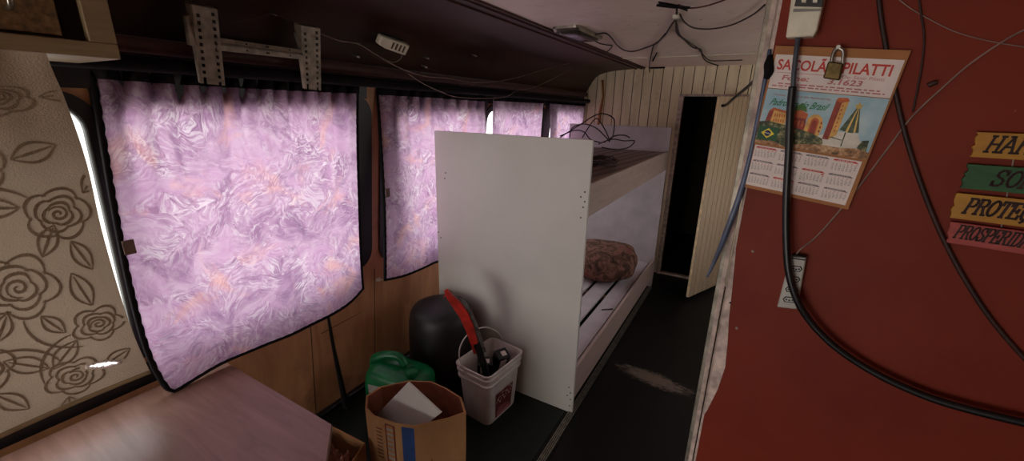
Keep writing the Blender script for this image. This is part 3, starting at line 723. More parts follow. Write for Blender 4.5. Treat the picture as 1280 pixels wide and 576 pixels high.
for y in (2.1, 2.85, 3.6):
    MB().box((-1.527, y, .19), (XR-.02, y+.05, .222)).build('bearer', M['board_edge'], bk_)
mb = MB()
for u, v in ((726, 246), (731, 252), (729, 259), (731, 240), (726, 272), (548, 290), (551, 297), (711, 484), (713, 491), (709, 494), (713, 499), (712, 507), (557, 216), (556, 223)):
    c = ony(u, v, YP); MB().tube([c+Vector((0, -.0008, 0)), c+Vector((0, .004, 0))], .0042, 8).build('screw_hole', M['slot'], bk_)
for dx in (-.78, -1.4):
    MB().box((dx, YP+.02, .001), (dx+.05, YP+.06, .085)).build('foot', M['board_edge'], bk_)
# coil of cable on the upper bunk
cc = Vector((-1.12, 2.62, 1.266)); mb = MB()
pts = []
rnd = random.Random(4)
c0 = ony(745, 183, 2.5)
co = Vector((c0.x-.02, 2.55, 1.267))
for k in range(90):
    a = k*.42; r = .13+.03*math.sin(k*.37)+rnd.uniform(-.012, .012)
    pts.append(co+Vector((r*math.cos(a)*1.0, r*1.3*math.sin(a), .010+.03*rnd.random())))
mb.tube(pts, .0036, 6, smooth_n=3)
coil = empty('cable_coil', co, 'loose tangled coil of dark red cable on the upper bunk', 'cable')
mb.build('coiled_cable', M['wire_coil'], coil, smooth=True)
def Y25(pts): return [ony(u, v, y) for u, v, y in pts]
loops = [[(700, 172, 2.5), (712, 164, 2.5), (728, 154, 2.5), (742, 145, 2.5), (754, 142, 2.55), (766, 147, 2.6), (768, 155, 2.6), (766, 170, 2.6), (762, 176, 2.6)],
         [(712, 172, 2.4), (715, 160, 2.4), (730, 155, 2.4), (745, 160, 2.5), (756, 170, 2.5), (762, 177, 2.55)],
         [(728, 172, 2.55), (735, 160, 2.55), (745, 148, 2.55), (752, 155, 2.6), (759, 168, 2.6), (762, 176, 2.6)],
         [(700, 170, 2.45), (718, 163, 2.45), (730, 165, 2.5), (738, 174, 2.5), (750, 178, 2.5)],
         [(755, 178, 2.5), (768, 170, 2.6), (780, 169, 2.6), (787, 172, 2.65)],
         [(748, 180, 2.5), (765, 174, 2.55), (780, 176, 2.6), (793, 176, 2.6), (786, 184, 2.5), (770, 187, 2.4), (752, 184, 2.35)]]
for L_ in loops:
    MB().tube([Vector((p.x, p.y, max(p.z, 1.268))) for p in Y25(L_)], .0036, 6, smooth_n=6).build('loop', M['wire_coil'], coil, smooth=True)
# rolled bedding on the lower bunk
bc = Vector((-.935, 3.22, .24)); mb = MB(); rings = []
for j in range(13):
    t_ = j/12; ph = PI*t_
    z = .005+.145*(1-math.cos(ph)); rr0 = (math.sin(ph)**.55 if 0 < t_ < 1 else 0.02)
    ring = []
    for k in range(36):
        a = 2*PI*k/36; wob = 1+.05*math.sin(3*a+j*.6)+.04*math.sin(7*a+j)+.02*math.sin(13*a-j*1.7)
        ring.append(bc+Vector(((.285*rr0*math.cos(a)*wob), .27*rr0*math.sin(a)*wob, z+.02*math.sin(2*a+1)*math.sin(ph))))
    rings.append(ring)
mb.rings(rings); o = mb.build('blanket_bundle', M['bundle'], smooth=True, sub=1); tag(o, 'brown patterned blanket bundle on the lower bunk slats', 'blanket')
# small reddish stick on the slats
mb = MB(); a, b = onz(752, 387, .243), onz(766, 386, .243); mb.tube([a, b], .004, 6); tag(mb.build('red_stick', M['wire_coil']), 'short reddish stick lying across the lower bunk slats', 'stick')

# ---------------------------------------------------------------- table
ZTB = .65
a = onz(275, 452, ZTB); b = onz(415, 530, ZTB); c = onz(408, 576, ZTB)
d = (c-b).normalized(); c = b+d*.24
yy = (a.y+b.y)/2
tb = empty('table', (-1.25, .0, 0), 'brown wooden table with a cut corner below the large lilac curtain', 'table')
mb = MB(); mb.slab([(-1.648, b.y, ZTB), b, c, (c.x, -1.0, ZTB), (-1.648, -1.0, ZTB)], (0, 0, -.025)); mb.build('tabletop', M['table_top'], tb, bevel=.002)
for x, y in ((-1.05, .35), (-1.05, -.7)): MB().box((x-.02, y-.02, 0), (x+.02, y+.02, ZTB-.025)).build('leg', M['dark_metal'], tb, bevel=.002)
mb = MB(); mb.box((-1.672, -1.0, ZTB-.065), (-1.652, .6, ZTB-.026)); mb.build('wall_batten', M['board_edge'], tb)

# ---------------------------------------------------------------- things on the floor
# black drum
mb = MB(); dc = Vector((-1.345, 1.59, .004)); R = .180
pr = [(0.001, 0), (R*.94, 0), (R*.98, .012), (R, .10), (R*1.01, .28), (R, .40), (R*.985, .462), (R*.94, .51), (R*.84, .538), (R*.6, .552), (R*.3, .557), (.001, .558)]
drm = empty('drum', dc, 'black plastic drum with rounded top in the corner by the bunk panel', 'drum')
mb.lathe(pr, dc, 56); mb.build('body', M['drum_plastic'], drm, smooth=True)
# green jerrycan
jc = Vector((-1.352, 1.268, .034)); ja = math.radians(14); jr = Matrix.Rotation(ja, 3, 'Z')
J = lambda x, y, z: jc+jr@Vector((x, y, z))
je = empty('jerrycan', jc, 'green plastic jerrycan with moulded handle behind the carton', 'jerrycan')
def jring(hx, hy, z, r, tilt=0, dx=0): return [J(x+dx, y, z+tilt*x) for x, y in rrect(-hx, hx, -hy, hy, r, 5)]
mb = MB(); mb.rings([jring(.15, .095, 0, .03), jring(.155, .10, .02, .035), jring(.157, .10, .23, .035), jring(.153, .097, .275, .04, -.05), jring(.135, .085, .305, .04, -.12), jring(.10, .06, .322, .03, -.16)]); mb.build('body', M['green_plastic'], je, smooth=True)
mb = MB(); mb.rings([jring(.152, .097, -.02, .03), jring(.156, .101, .002, .03)]); mb.build('foot', M['green_plastic'], je, smooth=True)
mb = MB(); mb.tube([J(-.135, -.02, .295), J(-.125, -.02, .345), J(-.06, -.01, .372), J(.0, 0, .365), J(.03, 0, .325)], [.020, .024, .022, .021, .02], 10, smooth_n=5); mb.build('handle', M['green_plastic'], je, smooth=True)
mb = MB(); q0 = J(.085, -.035, .300); mb.lathe([(.001, 0), (.030, 0), (.032, .006), (.032, .03), (.027, .036), (.001, .037)], q0, 24); mb.build('cap', M['green_plastic'], je, smooth=True)
mb = MB(); mb.slab([J(-.1585, -.07, .12), J(-.1585, .05, .12), J(-.1585, .05, .25), J(-.1585, -.07, .25)], (.001, 0, 0)); mb.slab([J(-.12, -.1012, .15), J(-.02, -.1012, .15), J(-.02, -.1012, .25), J(-.12, -.1012, .25)], (0, .001, 0)); mb.build('label', M['grey_plastic'], je)
# carton
ZK = .40
pc = [(457.7, 495.5), (475, 482.5), (511, 475.4), (539, 476.6), (558, 483.7), (577, 496.6), (582.8, 515.5), (562.7, 521.4), (517.9, 533.2), (494, 529.7), (466, 519), (456.5, 510.8)]
pk = [onz(u, v, ZK) for u, v in pc]
zj = [.004, -.002, 0, .002, -.004, 0, .002, -.003, .003, .002, -.002, .004]
cen = sum(pk, Vector())/len(pk); cb = Vector((cen.x, cen.y, 0))
ce = empty('carton', cb, 'brown cardboard carton with blue stripe, bulged open, on the floor', 'box')
def ring_at(s_, z, extra=None): return [Vector((cb.x+(p.x-cb.x)*s_, cb.y+(p.y-cb.y)*s_, z+(extra[i] if extra else 0))) for i, p in enumerate(pk)]
mb = MB(); mb.rings([ring_at(.96, .002), ring_at(.99, .2), ring_at(1, ZK, zj)], (True, False)); mb.rings([ring_at(1, ZK, zj), ring_at(.955, ZK-.001, zj)], (False, False))
mb.rings([ring_at(.955, ZK-.001, zj), ring_at(.94, .2), ring_at(.92, .008)], (False, True), 1)
cbody = mb.build('carton_wall', [M['cardboard'], M['cardboard_in']], ce, bevel=.002, norm=True)
def face_pt(i, t_, z, o=.0015):
    a, b = pk[i], pk[i+1]; p = a.lerp(b, t_); s_ = lerp(.99, 1, (z-.2)/.2) if z > .2 else lerp(.96, .99, z/.2)
    nrm_ = Vector((b.y-a.y, a.x-b.x, 0)).normalized()
    m = (a+b)/2-cb
    if nrm_.dot(m) < 0: nrm_ = -nrm_
    return Vector((cb.x+(p.x-cb.x)*s_, cb.y+(p.y-cb.y)*s_, z))+nrm_*o
def patch(mb, i, t0, t1, z0, z1, o=.0015, mi=0, n=4):
    for k in range(n):
        za, zb_ = lerp(z0, z1, k/n), lerp(z0, z1, (k+1)/n)
        mb.add([face_pt(i, t0, za, o), face_pt(i, t1, za, o), face_pt(i, t1, zb_, o), face_pt(i, t0, zb_, o)], [(0, 1, 2, 3)], mi)
mb = MB(); patch(mb, 8, .02, .68, .02, .392); mb.build('blue_stripe', M['blue_print'], ce)
mb = MB(); patch(mb, 9, .05, .46, .20, .385, .0015, 0)
for k in range(7):
    patch(mb, 9, .12, .40, .212+k*.024, .224+k*.024, .002, 1, 1)
for t0, t1, z0, z1 in ((.05, .09, .20, .385), (.42, .46, .20, .385), (.05, .46, .20, .204), (.05, .46, .381, .385)): patch(mb, 9, t0, t1, z0, z1, .0025, 2, 2)
mb.build('print_panel', [M['kraft'], M['barcode'], M['label_red']], ce)
mb = MB()
for k in range(9): patch(mb, 9, .62+.02*(k % 2), .9, .2+k*.018, .207+k*.018, .0015, 0, 1)
mb.build('printed_lines', M['box_print'], ce); mb = MB()
patch(mb, 7, .55, .58, .10, .22, .0015, 0, 2); patch(mb, 7, .64, .67, .12, .20, .0015, 0, 2); patch(mb, 7, .55, .67, .16, .165, .0015, 0, 1)
mb.build('pen_mark', M['box_print'], ce)
# white board stood in the carton
wb = empty('white_panel', cb+Vector((0, 0, .01)), 'square white board standing on its corner inside the carton', 'board')
# bucket
bcx, bcy, HB = -1.03, 1.603, .325
ba = math.radians(-6); brm = Matrix.Rotation(ba, 3, 'Z')
def bring(hx, hy, z, r): return [Vector((bcx, bcy, z))+brm@Vector((x, y, 0)) for x, y in rrect(-hx, hx, -hy, hy, r, 6)]
be = empty('bucket', (bcx, bcy, 0), 'square white plastic bucket with wire handle in front of the bunk panel', 'bucket')
b0, b1 = (.088, .122), (.108, .150)
def bl(t_, o=0): return lerp(b0[0], b1[0], t_)+o, lerp(b0[1], b1[1], t_)+o
mb = MB(); seq = [(0, 0), (.03, .003), (.74, .0), (.75, .008), (.79, .009), (.80, .002), (.86, .002), (.87, .009), (.91, .009), (.92, .003), (.96, .003), (.965, .010), (1.0, .010)]
mb.rings([bring(*bl(0, -.006), .003, .03)]+[bring(*bl(t_, o), .003+t_*HB, .035) for t_, o in seq]+[bring(*bl(1, .001), HB+.003, .033)]+[bring(*bl(t_, -.003), .003+t_*HB, .033) for t_ in (.95, .5, .03)], (True, True))
mb.build('bucket_body', M['bucket'], be, smooth=False, bevel=.0015)
# label on the right face
mb = MB()
def bf(s_, t_, o=.0012):
    hx, hy = bl(t_); return Vector((bcx, bcy, .003+t_*HB))+brm@Vector((hx+o, lerp(-hy, hy, s_), 0))
q = lambda s0, s1, t0, t1, o, mi: mb.add([bf(s0, t0, o), bf(s1, t0, o), bf(s1, t1, o), bf(s0, t1, o)], [(0, 1, 2, 3)], mi)
q(.22, .76, .07, .54, .0045, 0)
for k, (s0, s1, t0, t1) in enumerate(((.26, .72, .09, .13), (.26, .66, .16, .18), (.30, .56, .21, .23))): q(s0, s1, t0, t1, .0052, 1)
for k in range(24):
    s0 = .24+.5*k/24; s1 = .24+.5*(k+1)/24
    h = .36+.05*math.sin(k*.9)+.06*k/24; q(s0, s1, h, h+.022, .0052, 2)
for s0, t0 in ((.3, .44), (.4, .49), (.5, .47), (.62, .51)): q(s0, s0+.06, t0, t0+.015, .0052, 2)
mb.build('label', [M['label_red'], M['print_pink'], M['paper']], be)
# wire handle
hA = Vector((bcx, bcy, .285))+brm@Vector((.0, -.158, 0)); hB_ = Vector((bcx, bcy, .285))+brm@Vector((.0, .156, 0))
hA = onz(584.5, 473.5, .275); 
pts = [hA, ony(574, 445, hA.y+.02), ony(579, 425, hA.y+.07), ony(592, 413, hA.y+.14), ony(608, 409, hA.y+.21), ony(622, 415, hA.y+.26), ony(628, 424, hA.y+.29)]
mb = MB(); mb.tube(pts, .0036, 8, smooth_n=6); mb.build('handle', M['bucket'], be, smooth=True)
# red handled tool in the bucket
tl_ = empty('machete', (bcx-.02, bcy, .02), 'red tool with forked tip standing up out of the bucket', 'tool')
def TY(u, v): return ony(u, v, lerp(1.52, 1.42, (455-v)/90.))
cl_ = [((558, 361), 4), ((563, 370), 8), ((572, 380), 11), ((581, 393), 12), ((588, 409), 11), ((593, 426), 9), ((597, 440), 8)]
def ribbon(mb, cl_, th):
    L_, R_ = [], []
    for i, (p, w) in enumerate(cl_):
        p0 = cl_[max(0, i-1)][0]; p1 = cl_[min(len(cl_)-1, i+1)][0]; dx, dy = p1[0]-p0[0], p1[1]-p0[1]; l = math.hypot(dx, dy); nx, ny = -dy/l*w*.5, dx/l*w*.5
        L_.append(TY(p[0]+nx, p[1]+ny)); R_.append(TY(p[0]-nx, p[1]-ny))
    o = Vector((.3, -1, 0)).normalized()*th
    mb.rings([[a, b, b+o, a+o] for a, b in zip(L_, R_)])
mb = MB(); ribbon(mb, cl_, .012); mb.build('red_sleeve', M['handle_red'], tl_, bevel=.0008)
mb = MB(); ribbon(mb, [((576, 372), 1.5), ((581, 378), 4), ((588, 390), 4), ((595, 406), 4), ((601, 424), 4), ((606, 440), 4)], .006); mb.build('blade', M['blade'], tl_, bevel=.001)
mb = MB(); ribbon(mb, [((596, 428), 8), ((601, 442), 8), ((606, 456), 8), ((610, 475), 8)], .014); mb.build('grip', M['black_plastic'], tl_, bevel=.003)
mb = MB(); ribbon(mb, [((555, 371), 1), ((558, 367), 3), ((563, 370), 4)], .008); mb.build('tip', M['handle_red'], tl_)
# two dark adapters in the bucket
def adapter(c, rz, tilt, size, lab):
    e = empty('power_adapter', c, lab, 'adapter', 'adapters in the bucket'); rm = Matrix.Rotation(rz, 3, 'Z')@Matrix.Rotation(tilt, 3, 'X')
    sx, sy, sz = size
    def b(lo, hi): 
        m = MB().box(lo, hi); m.v = [Vector(c)+rm@v for v in m.v]; return m
    b((-sx, -sy, -sz), (sx, sy, sz)).build('case', M['black_plastic'], e, bevel=.004)
    b((-sx*.6, -sy-.0015, -sz*.6), (sx*.4, -sy, sz*.7)).build('label', M['paper'], e)
    b((-sx*.2, -sy*.5, sz), (sx*.6, sy*.4, sz+.0015)).build('label', M['paper'], e)
adapter(onz(606, 457, .27), .6, .5, (.04, .026, .055), 'dark adapter with white sticker nearest the bucket rim')
adapter(onz(625, 450, .28), 1.1, .4, (.036, .032, .06), 'dark adapter behind another one, at the right inside the bucket')
# fill under adapters: crumpled dark rags
mb = MB(); rings = []
for j in range(6):
    t_ = j/5; rings.append([Vector((bcx, bcy, .01+t_*.20+.012*math.sin(k*1.7+j)))+brm@Vector((x, y, 0)) for k, (x, y) in enumerate(rrect(-.08*(1-.25*t_**3), .08*(1-.25*t_**3), -.112*(1-.25*t_**3), .112*(1-.25*t_**3), .03, 6))])
mb.rings(rings); tag(mb.build('rag_pile', M['black_cloth'], smooth=True), 'dark rags filling the square white bucket under the adapters', 'rags')
# small carton with crumpled plastic
e = empty('small_carton', (-1.33, .80, 0), 'small open cardboard box beside the cut corner of the table', 'box')
ZS = .26; qa = [onz(u, v, ZS) for u, v in ((414, 531), (449, 547), (457, 553), (440, 577))]
c1, c2, c3 = qa[0], qa[2], qa[3]
dvx = (c2-c1); dvy = (c3-c2); s4 = c3+dvy*1.2
k4 = [c1-dvx*.15, c2, c2+dvy*2.6, c1-dvx*.15+dvy*2.6]
mc = sum(k4, Vector())/4
def sc(s_, z): return [Vector((mc.x+(p.x-mc.x)*s_, mc.y+(p.y-mc.y)*s_, z)) for p in k4]
mb = MB(); mb.rings([sc(.97, .002), sc(1, ZS), sc(.96, ZS), sc(.94, .008)], (True, True)); mb.build('box_wall', M['cardboard'], e, bevel=.003)
mb = MB(); nu = 26
rnd = random.Random(11); hh = [[rnd.random() for _ in range(nu+1)] for _ in range(nu+1)]
def crum(u, v):
    p = sc(.90, .0); q = p[0].lerp(p[1], u).lerp(p[3].lerp(p[2], u), v); ed = min(u, 1-u, v, 1-v)
    return Vector((q.x, q.y, .13+min(1, ed*5)*(.06+.06*hh[int(v*nu)][int(u*nu)]+.02*math.sin(u*9))))
mb.grid(crum, nu, nu); mb.grid(lambda u, v: crum(u, v)*1.0+Vector((0, 0, -.02)), nu, nu)
tag(mb.build('crumpled_bag', M['clear_bag'], smooth=False), 'crumpled pinkish plastic bag inside the small cardboard box', 'bag')
# pole against the wall
a, b_, c_ = onx(411, 400, -1.632), onx(418, 440, -1.645), onx(431, 500, -1.66)
mb = MB(); mb.tube([a+Vector((0, -.002, .03)), a, b_, c_, Vector((c_.x, c_.y+.005, .05))], [.007, .007, .009, .016, .02], 10, smooth_n=4)
tag(mb.build('black_pole', M['black_plastic'], smooth=True), 'thin black pole leaning on the tan wall below the large curtain', 'pole')
# white curtain hook by the post
c = onx(473, 349, xw(.7)+.005); mb = MB(); mb.box(c+Vector((-.012, -.012, -.008)), c+Vector((.012, .012, .006))); mb.tube([c+Vector((.01, 0, 0)), c+Vector((.03, .003, .004)), c+Vector((.03, .02, .006))], .003, 6)
tag(mb.build('curtain_hook', M['white_plastic'], bevel=.001), 'small white hook on the post under the second lilac curtain', 'hook')

# ---------------------------------------------------------------- text helpers
def text_faces(s, bold=0.0, res=3):
    cu = bpy.data.curves.new('t', 'FONT'); cu.body = s; cu.size = 1; cu.resolution_u = res; cu.offset = bold; cu.fill_mode = 'FRONT'
    o = bpy.data.objects.new('t', cu); C.objects.link(o); bpy.context.view_layer.update()
    me = bpy.data.meshes.new_from_object(o.evaluated_get(bpy.context.evaluated_depsgraph_get()))
    vs = [v.co.copy() for v in me.vertices]; fs = [tuple(p.vertices) for p in me.polygons]
    bpy.data.objects.remove(o); bpy.data.curves.remove(cu); bpy.data.meshes.remove(me)
    return vs, fs
def put_text(mb, s, mapf, x0, x1, y0, y1, mi=0, bold=0.0, shear=0.0, res=3, keep=False):
    vs, fs = text_faces(s, bold, res)
    if not vs: return
    ax, bx = min(v.x for v in vs), max(v.x for v in vs); ay, by = (0, .73) if keep else (min(v.y for v in vs), max(v.y for v in vs))
    out = []
    for v in vs:
        tx = (v.x-ax)/(bx-ax); ty = (v.y-ay)/(by-ay)
        out.append(mapf(lerp(x0, x1, tx)+shear*(ty), lerp(y1, y0, ty)))
    mb.add(out, fs, mi)
# ---------------------------------------------------------------- calendar
tl_c, tr_c, br_c, bl_c = [onw(u, v, .014) for u, v in ((970, 57), (1139, 63), (1060, 262), (927, 233))]
cal = empty('calendar', (tl_c+br_c)/2, 'poster calendar with church picture and month grid on the red wall', 'calendar')
def cm(o):
    return lambda s_, t_: tl_c.lerp(tr_c, s_).lerp(bl_c.lerp(br_c, s_), t_)+WN*o
def cq(mb, s0, s1, t0, t1, o, mi): f_ = cm(o); mb.add([f_(s0, t1), f_(s1, t1), f_(s1, t0), f_(s0, t0)], [(0, 1, 2, 3)], mi)
def cp(mb, pts, o, mi): f_ = cm(o); mb.add([f_(*p) for p in pts], [tuple(range(len(pts)))], mi)
mb = MB(); mb.slab([tl_c, tr_c, br_c, bl_c], -WN*.003); mb.build('backing', M['kraft'], cal)
S0, S1 = .02, .985
mb = MB(); cq(mb, S0, S1, .055, .275, .0006, 0)
put_text(mb, 'SACOLÃO PILATTI', cm(.0012), .055, .93, .068, .152, 1, .022, .0)
put_text(mb, 'De: Senir Pilatti', cm(.0012), .60, .90, .161, .181, 2)
put_text(mb, 'Fone:', cm(.0012), .12, .345, .184, .217, 3, .03, .01)
put_text(mb, '3.1623', cm(.0012), .50, .755, .186, .222, 3, .03, .01)
rw = random.Random(5)
for t0, xa, xe in ((.236, .10, .90), (.252, .05, .94)):
    x = xa
    while x < xe: l = rw.uniform(.02, .06); cq(mb, x, min(xe, x+l), t0, t0+.008, .0012, 4); x += l+.014
cq(mb, .06, .60, .168, .171, .001, 4)
mb.build('header', [M['paper'], M['print_red'], M['print_pink'], M['print_pink'], M['print_pink']], cal, norm=False)
mb = MB(); PT, PB = .28, .66
cq(mb, S0, S1, PT, PB, .0006, 0)
hm = lambda x, y: (lerp(S0, S1, x), lerp(PT, PB, y))
def hp_(pts, o, mi): cp(mb, [hm(*p) for p in pts], o, mi)
# trees, pale base, ground
hp_([(.55, .72), (.62, .66), (.72, .60), (.87, .60), (.93, .80), (.80, .90), (.5, .90)], .0008, 9)
hp_([(0, .60), (.08, .57), (.2, .60), (.3, .62), (.42, .66), (.52, .70), (.60, .76), (.62, .84), (.5, 1), (0, 1)], .0016, 1)
hp_([(.3, .95), (.45, .90), (.6, .86), (.75, .87), (.9, .84), (1, .88), (1, 1), (.3, 1)], .0018, 2); hp_([(0, .95), (.2, .93), (.3, 1), (0, 1)], .0018, 2)
hp_([(.90, .80), (.92, .70), (.97, .68), (.98, .88), (.90, .90)], .0015, 1)
# basilica: left wing, domed block, arched front
hp_([(.06, .60), (.07, .38), (.10, .33), (.20, .36), (.24, .40), (.24, .62)], .0009, 5)
hp_([(.05, .60), (.065, .40), (.10, .33), (.11, .36), (.10, .60)], .00105, 4); hp_([(.065, .39), (.10, .325), (.22, .36), (.23, .40), (.11, .37)], .0011, 3)
for k in range(5):
    for r_ in range(2): hp_([(.125+k*.022, .43+r_*.09), (.136+k*.022, .43+r_*.09), (.136+k*.022, .48+r_*.09), (.125+k*.022, .48+r_*.09)], .0011, 3)
hp_([(.27, .64), (.27, .38), (.34, .33), (.41, .38), (.43, .66)], .00095, 4); hp_([(.27, .45), (.27, .36), (.34, .31), (.42, .37), (.42, .46)], .001, 3)
for k in range(4): hp_([(.285+k*.034, .50), (.302+k*.034, .50), (.302+k*.034, .60), (.285+k*.034, .60)], .0011, 3)
hp_([(.285, .345), (.30, .26), (.325, .225), (.345, .19), (.365, .225), (.39, .26), (.405, .345), (.345, .32)], .0012, 6)
hp_([(.42, .70), (.43, .44), (.465, .37), (.51, .36), (.55, .42), (.575, .56), (.56, .72)], .0011, 5)
arch = [(.455, .70)]+[(.495+.035*math.cos(PI-PI*k/8), .49-.07*math.sin(PI*k/8)) for k in range(9)]+[(.53, .70)]
hp_(arch, .0012, 3); hp_([(.468, .70)]+[(.495+.022*math.cos(PI-PI*k/8), .51-.05*math.sin(PI*k/8)) for k in range(9)]+[(.518, .70)], .0013, 4)
for k in range(3): hp_([(.545, .48+k*.07), (.558, .48+k*.07), (.560, .52+k*.07), (.547, .52+k*.07)], .0013, 4)
# tower
hp_([(.60, .76), (.615, .09), (.665, .11), (.65, .76)], .0013, 4); hp_([(.65, .76), (.665, .11), (.715, .08), (.705, .66)], .0013, 5); hp_([(.61, .10), (.625, .05), (.70, .04), (.72, .09), (.665, .13)], .0014, 3)
for k in range(7): hp_([(.672, .16+k*.07), (.685, .155+k*.07), (.684, .19+k*.07), (.671, .195+k*.07)], .0015, 3)
# draped figure with crown
hp_([(.79, .18), (.815, .18), (.87, .58), (.80, .60), (.715, .57)], .0014, 7); hp_([(.797, .19), (.803, .19), (.785, .595), (.765, .59)], .0015, 8); hp_([(.807, .19), (.812, .19), (.845, .585), (.83, .59)], .0015, 8)
hp_([(.782, .19), (.772, .12), (.788, .14), (.80, .08), (.815, .14), (.832, .12), (.822, .19)], .0015, 8)
hp_([(.66, .70), (.76, .73), (.76, .745), (.66, .715)], .0013, 1); hp_([(.765, .60), (.775, .60), (.775, .84), (.765, .84)], .0013, 1)
mb.build('picture', [M['sky_print'], M['foliage_print'], M['ground_print'], M['brick'], M['brick_dark'], M['ochre'], M['dome'], M['robe'], M['gold'], M['cream_print']], cal, norm=False)
mb = MB(); FL, FR, FT, FB = .03, .215, .535, .630
cq(mb, FL, FR, FT, FB, .0020, 0); fx, fy = (FL+FR)/2, (FT+FB)/2
cp(mb, [(FL+.03, fy), (fx, FB-.012), (FR-.03, fy), (fx, FT+.012)], .0023, 1)
cp(mb, [(fx+.03*math.cos(2*PI*k/24), fy+.021*math.sin(2*PI*k/24)) for k in range(24)], .0026, 2)
cp(mb, [(fx-.028, fy-.005), (fx+.028, fy+.002), (fx+.028, fy+.006), (fx-.028, fy-.001)], .0028, 3)
mb.build('flag', [M['flag_green'], M['flag_yellow'], M['flag_blue'], M['paper']], cal, norm=False)
mb = MB()
put_text(mb, 'Nossa Senhora de Aparecida', cm(.0019), .09, .57, .308, .326, 1)
put_text(mb, 'Padroeira do Brasil', cm(.0019), .07, .55, .342, .388, 0, .012, .03)
mb.build('caption', [M['green_ink'], M['print_pink']], cal, norm=False)
mb = MB(); cq(mb, .035, .965, .675, .975, .0006, 0)
months = ['JANEIRO', 'FEVEREIRO', 'MARÇO', 'ABRIL', 'MAIO', 'JUNHO', 'JULHO', 'AGOSTO', 'SETEMBRO', 'OUTUBRO', 'NOVEMBRO', 'DEZEMBRO']
rowtxt = {}
for r in range(3):
    for c in range(4):
        i = r*4+c; s0 = .05+c*.232; s1 = s0+.205; t0 = .683+r*.098; t1 = t0+.09
        cp(mb, [(s0, t0+.004), (s0+.02, t0), (s1-.03, t0), (s1, t0+.012), (s0, t0+.012)], .001, 1 if i % 3 else 2)
        put_text(mb, months[i], cm(.0014), s0+.03, s1-.04, t0+.002, t0+.010, 0, 0, 0, 1)
        st = (i*3+2) % 7; nd = [31, 28, 31, 30, 31, 30, 31, 31, 30, 31, 30, 31][i]
        for w in range(6):
            days = [d_ for d_ in range(1, nd+1) if (d_+st-1)//7 == w]
            if not days: continue
            x0 = s0+.029*((days[0]+st-1) % 7); x1 = s0+.029*((days[-1]+st-1) % 7)+.022; tt = t0+.018+w*.0115
            key = '  '.join('%2d' % d_ for d_ in days)
            put_text(mb, key, cm(.0012), x0, x1, tt, tt+.0085, 2 if w == 0 else 3, .01, 0, 1)
mb.build('month_grid', [M['paper'], M['print_grey'], M['print_red'], M['print_dark']], cal, norm=False)
# padlock hung on the calendar's nail
pe = empty('padlock', onw(1043, 80, .02), 'brass padlock with steel shackle hanging over the calendar top', 'padlock')
q = [onw(u, v, .020) for u, v in ((1036, 77), (1055, 80), (1050, 101), (1029, 98))]
mb = MB(); mb.slab(q, WN*.014); mb.build('lock_body', M['brass'], pe, bevel=.003, seg=3)
pts = [onw(u, v, .027) for u, v in ((1039, 80), (1041, 69), (1044, 62.5), (1049, 60.5), (1054, 64), (1054, 72), (1053, 82))]
mb = MB(); mb.tube(pts, .0036, 9, smooth_n=6); mb.build('shackle', M['steel'], pe, smooth=True)
nl = onw(1049, 61, 0); mb = MB(); mb.tube([nl, nl+WN*.032], .0022, 8); mb.tube([nl+WN*.032, nl+WN*.034], .004, 8); tag(mb.build('nail', M['steel']), 'nail in the red wall that holds the brass padlock', 'nail')
# breaker box
be2 = empty('circuit_breaker', onw(1004, 20, .03), 'cream circuit breaker with black switches at the top of the red wall', 'circuit breaker')
q = [onw(u, v, .035) for u, v in ((992, -24), (1035, -22), (1021, 38), (1017, 45), (982, 47))]
mb = MB(); mb.slab(q, -WN*.034); hs = mb.build('breaker_case', M['white_plastic'], be2, bevel=.003)
Bq = [onw(u, v, .0355) for u, v in ((996, -4), (1030, -3), (1028, 9), (993, 8))]
mb = MB(); mb.slab(Bq, WN*.003); mb.build('switch_bay', M['black_plastic'], be2, bevel=.001)
mb = MB(); mb.slab([onw(u, v, .036) for u, v in ((992, 11), (1027, 11), (1026, 14), (991, 15))], WN*.001); mb.build('seam', M['barcode'], be2)
for k in range(2):
    u0 = 1003+k*14; mb = MB(); mb.slab([onw(u, v, .038) for u, v in ((u0, -2), (u0+6, -2), (u0+5, 4), (u0-1, 4))], WN*.008); mb.build('switch_lever', M['white_plastic'], be2, bevel=.001)
# outlet strip
oe = empty('outlet_strip', onw(988, 355, .01), 'grey four-socket outlet strip on the red wall under the calendar', 'outlet')
OQ = [onw(u, v, .024) for u, v in ((988, 320), (1008, 322), (996, 387), (971, 384))]
OM = lambda u, v, o=0: OQ[0].lerp(OQ[1], u).lerp(OQ[3].lerp(OQ[2], u), v)+WN*o
mb = MB(); mb.slab(OQ, -WN*.023); cs = mb.build('strip_body', M['grey_plastic'], oe, bevel=.003)
for k in range(4):
    v0 = .22+k*.2; mb = MB()
    hexa = [(.18, v0), (.30, v0-.055), (.78, v0-.055), (.90, v0), (.78, v0+.055), (.30, v0+.055)]
    mb.slab([OM(u, v, .0008) for u, v in hexa], -WN*.002)
    sk = mb.build('socket', M['slot'], oe)
    mb = MB(); mb.slab([OM(.54+(u-.54)*.78, v0+(v-v0)*.7, .0018) for u, v in hexa], -WN*.002)
    for uu in (.4, .54, .68): pass
    mb.build('socket_face', M['grey_plastic'], sk)
    mb = MB()
    for uu in (.38, .54, .70): c = OM(uu, v0+(.01 if uu == .54 else 0), .002); mb.tube([c, c+WN*.0006], .0022, 8)
    mb.build('pin_hole', M['slot'], sk)
mb = MB(); mb.slab([OM(.05, -.03, -.002), OM(.98, -.02, -.002), OM(.98, .06, .001), OM(.05, .05, .001)], -WN*.018); mb.build('end_cap', M['dark_metal'], oe, bevel=.002)
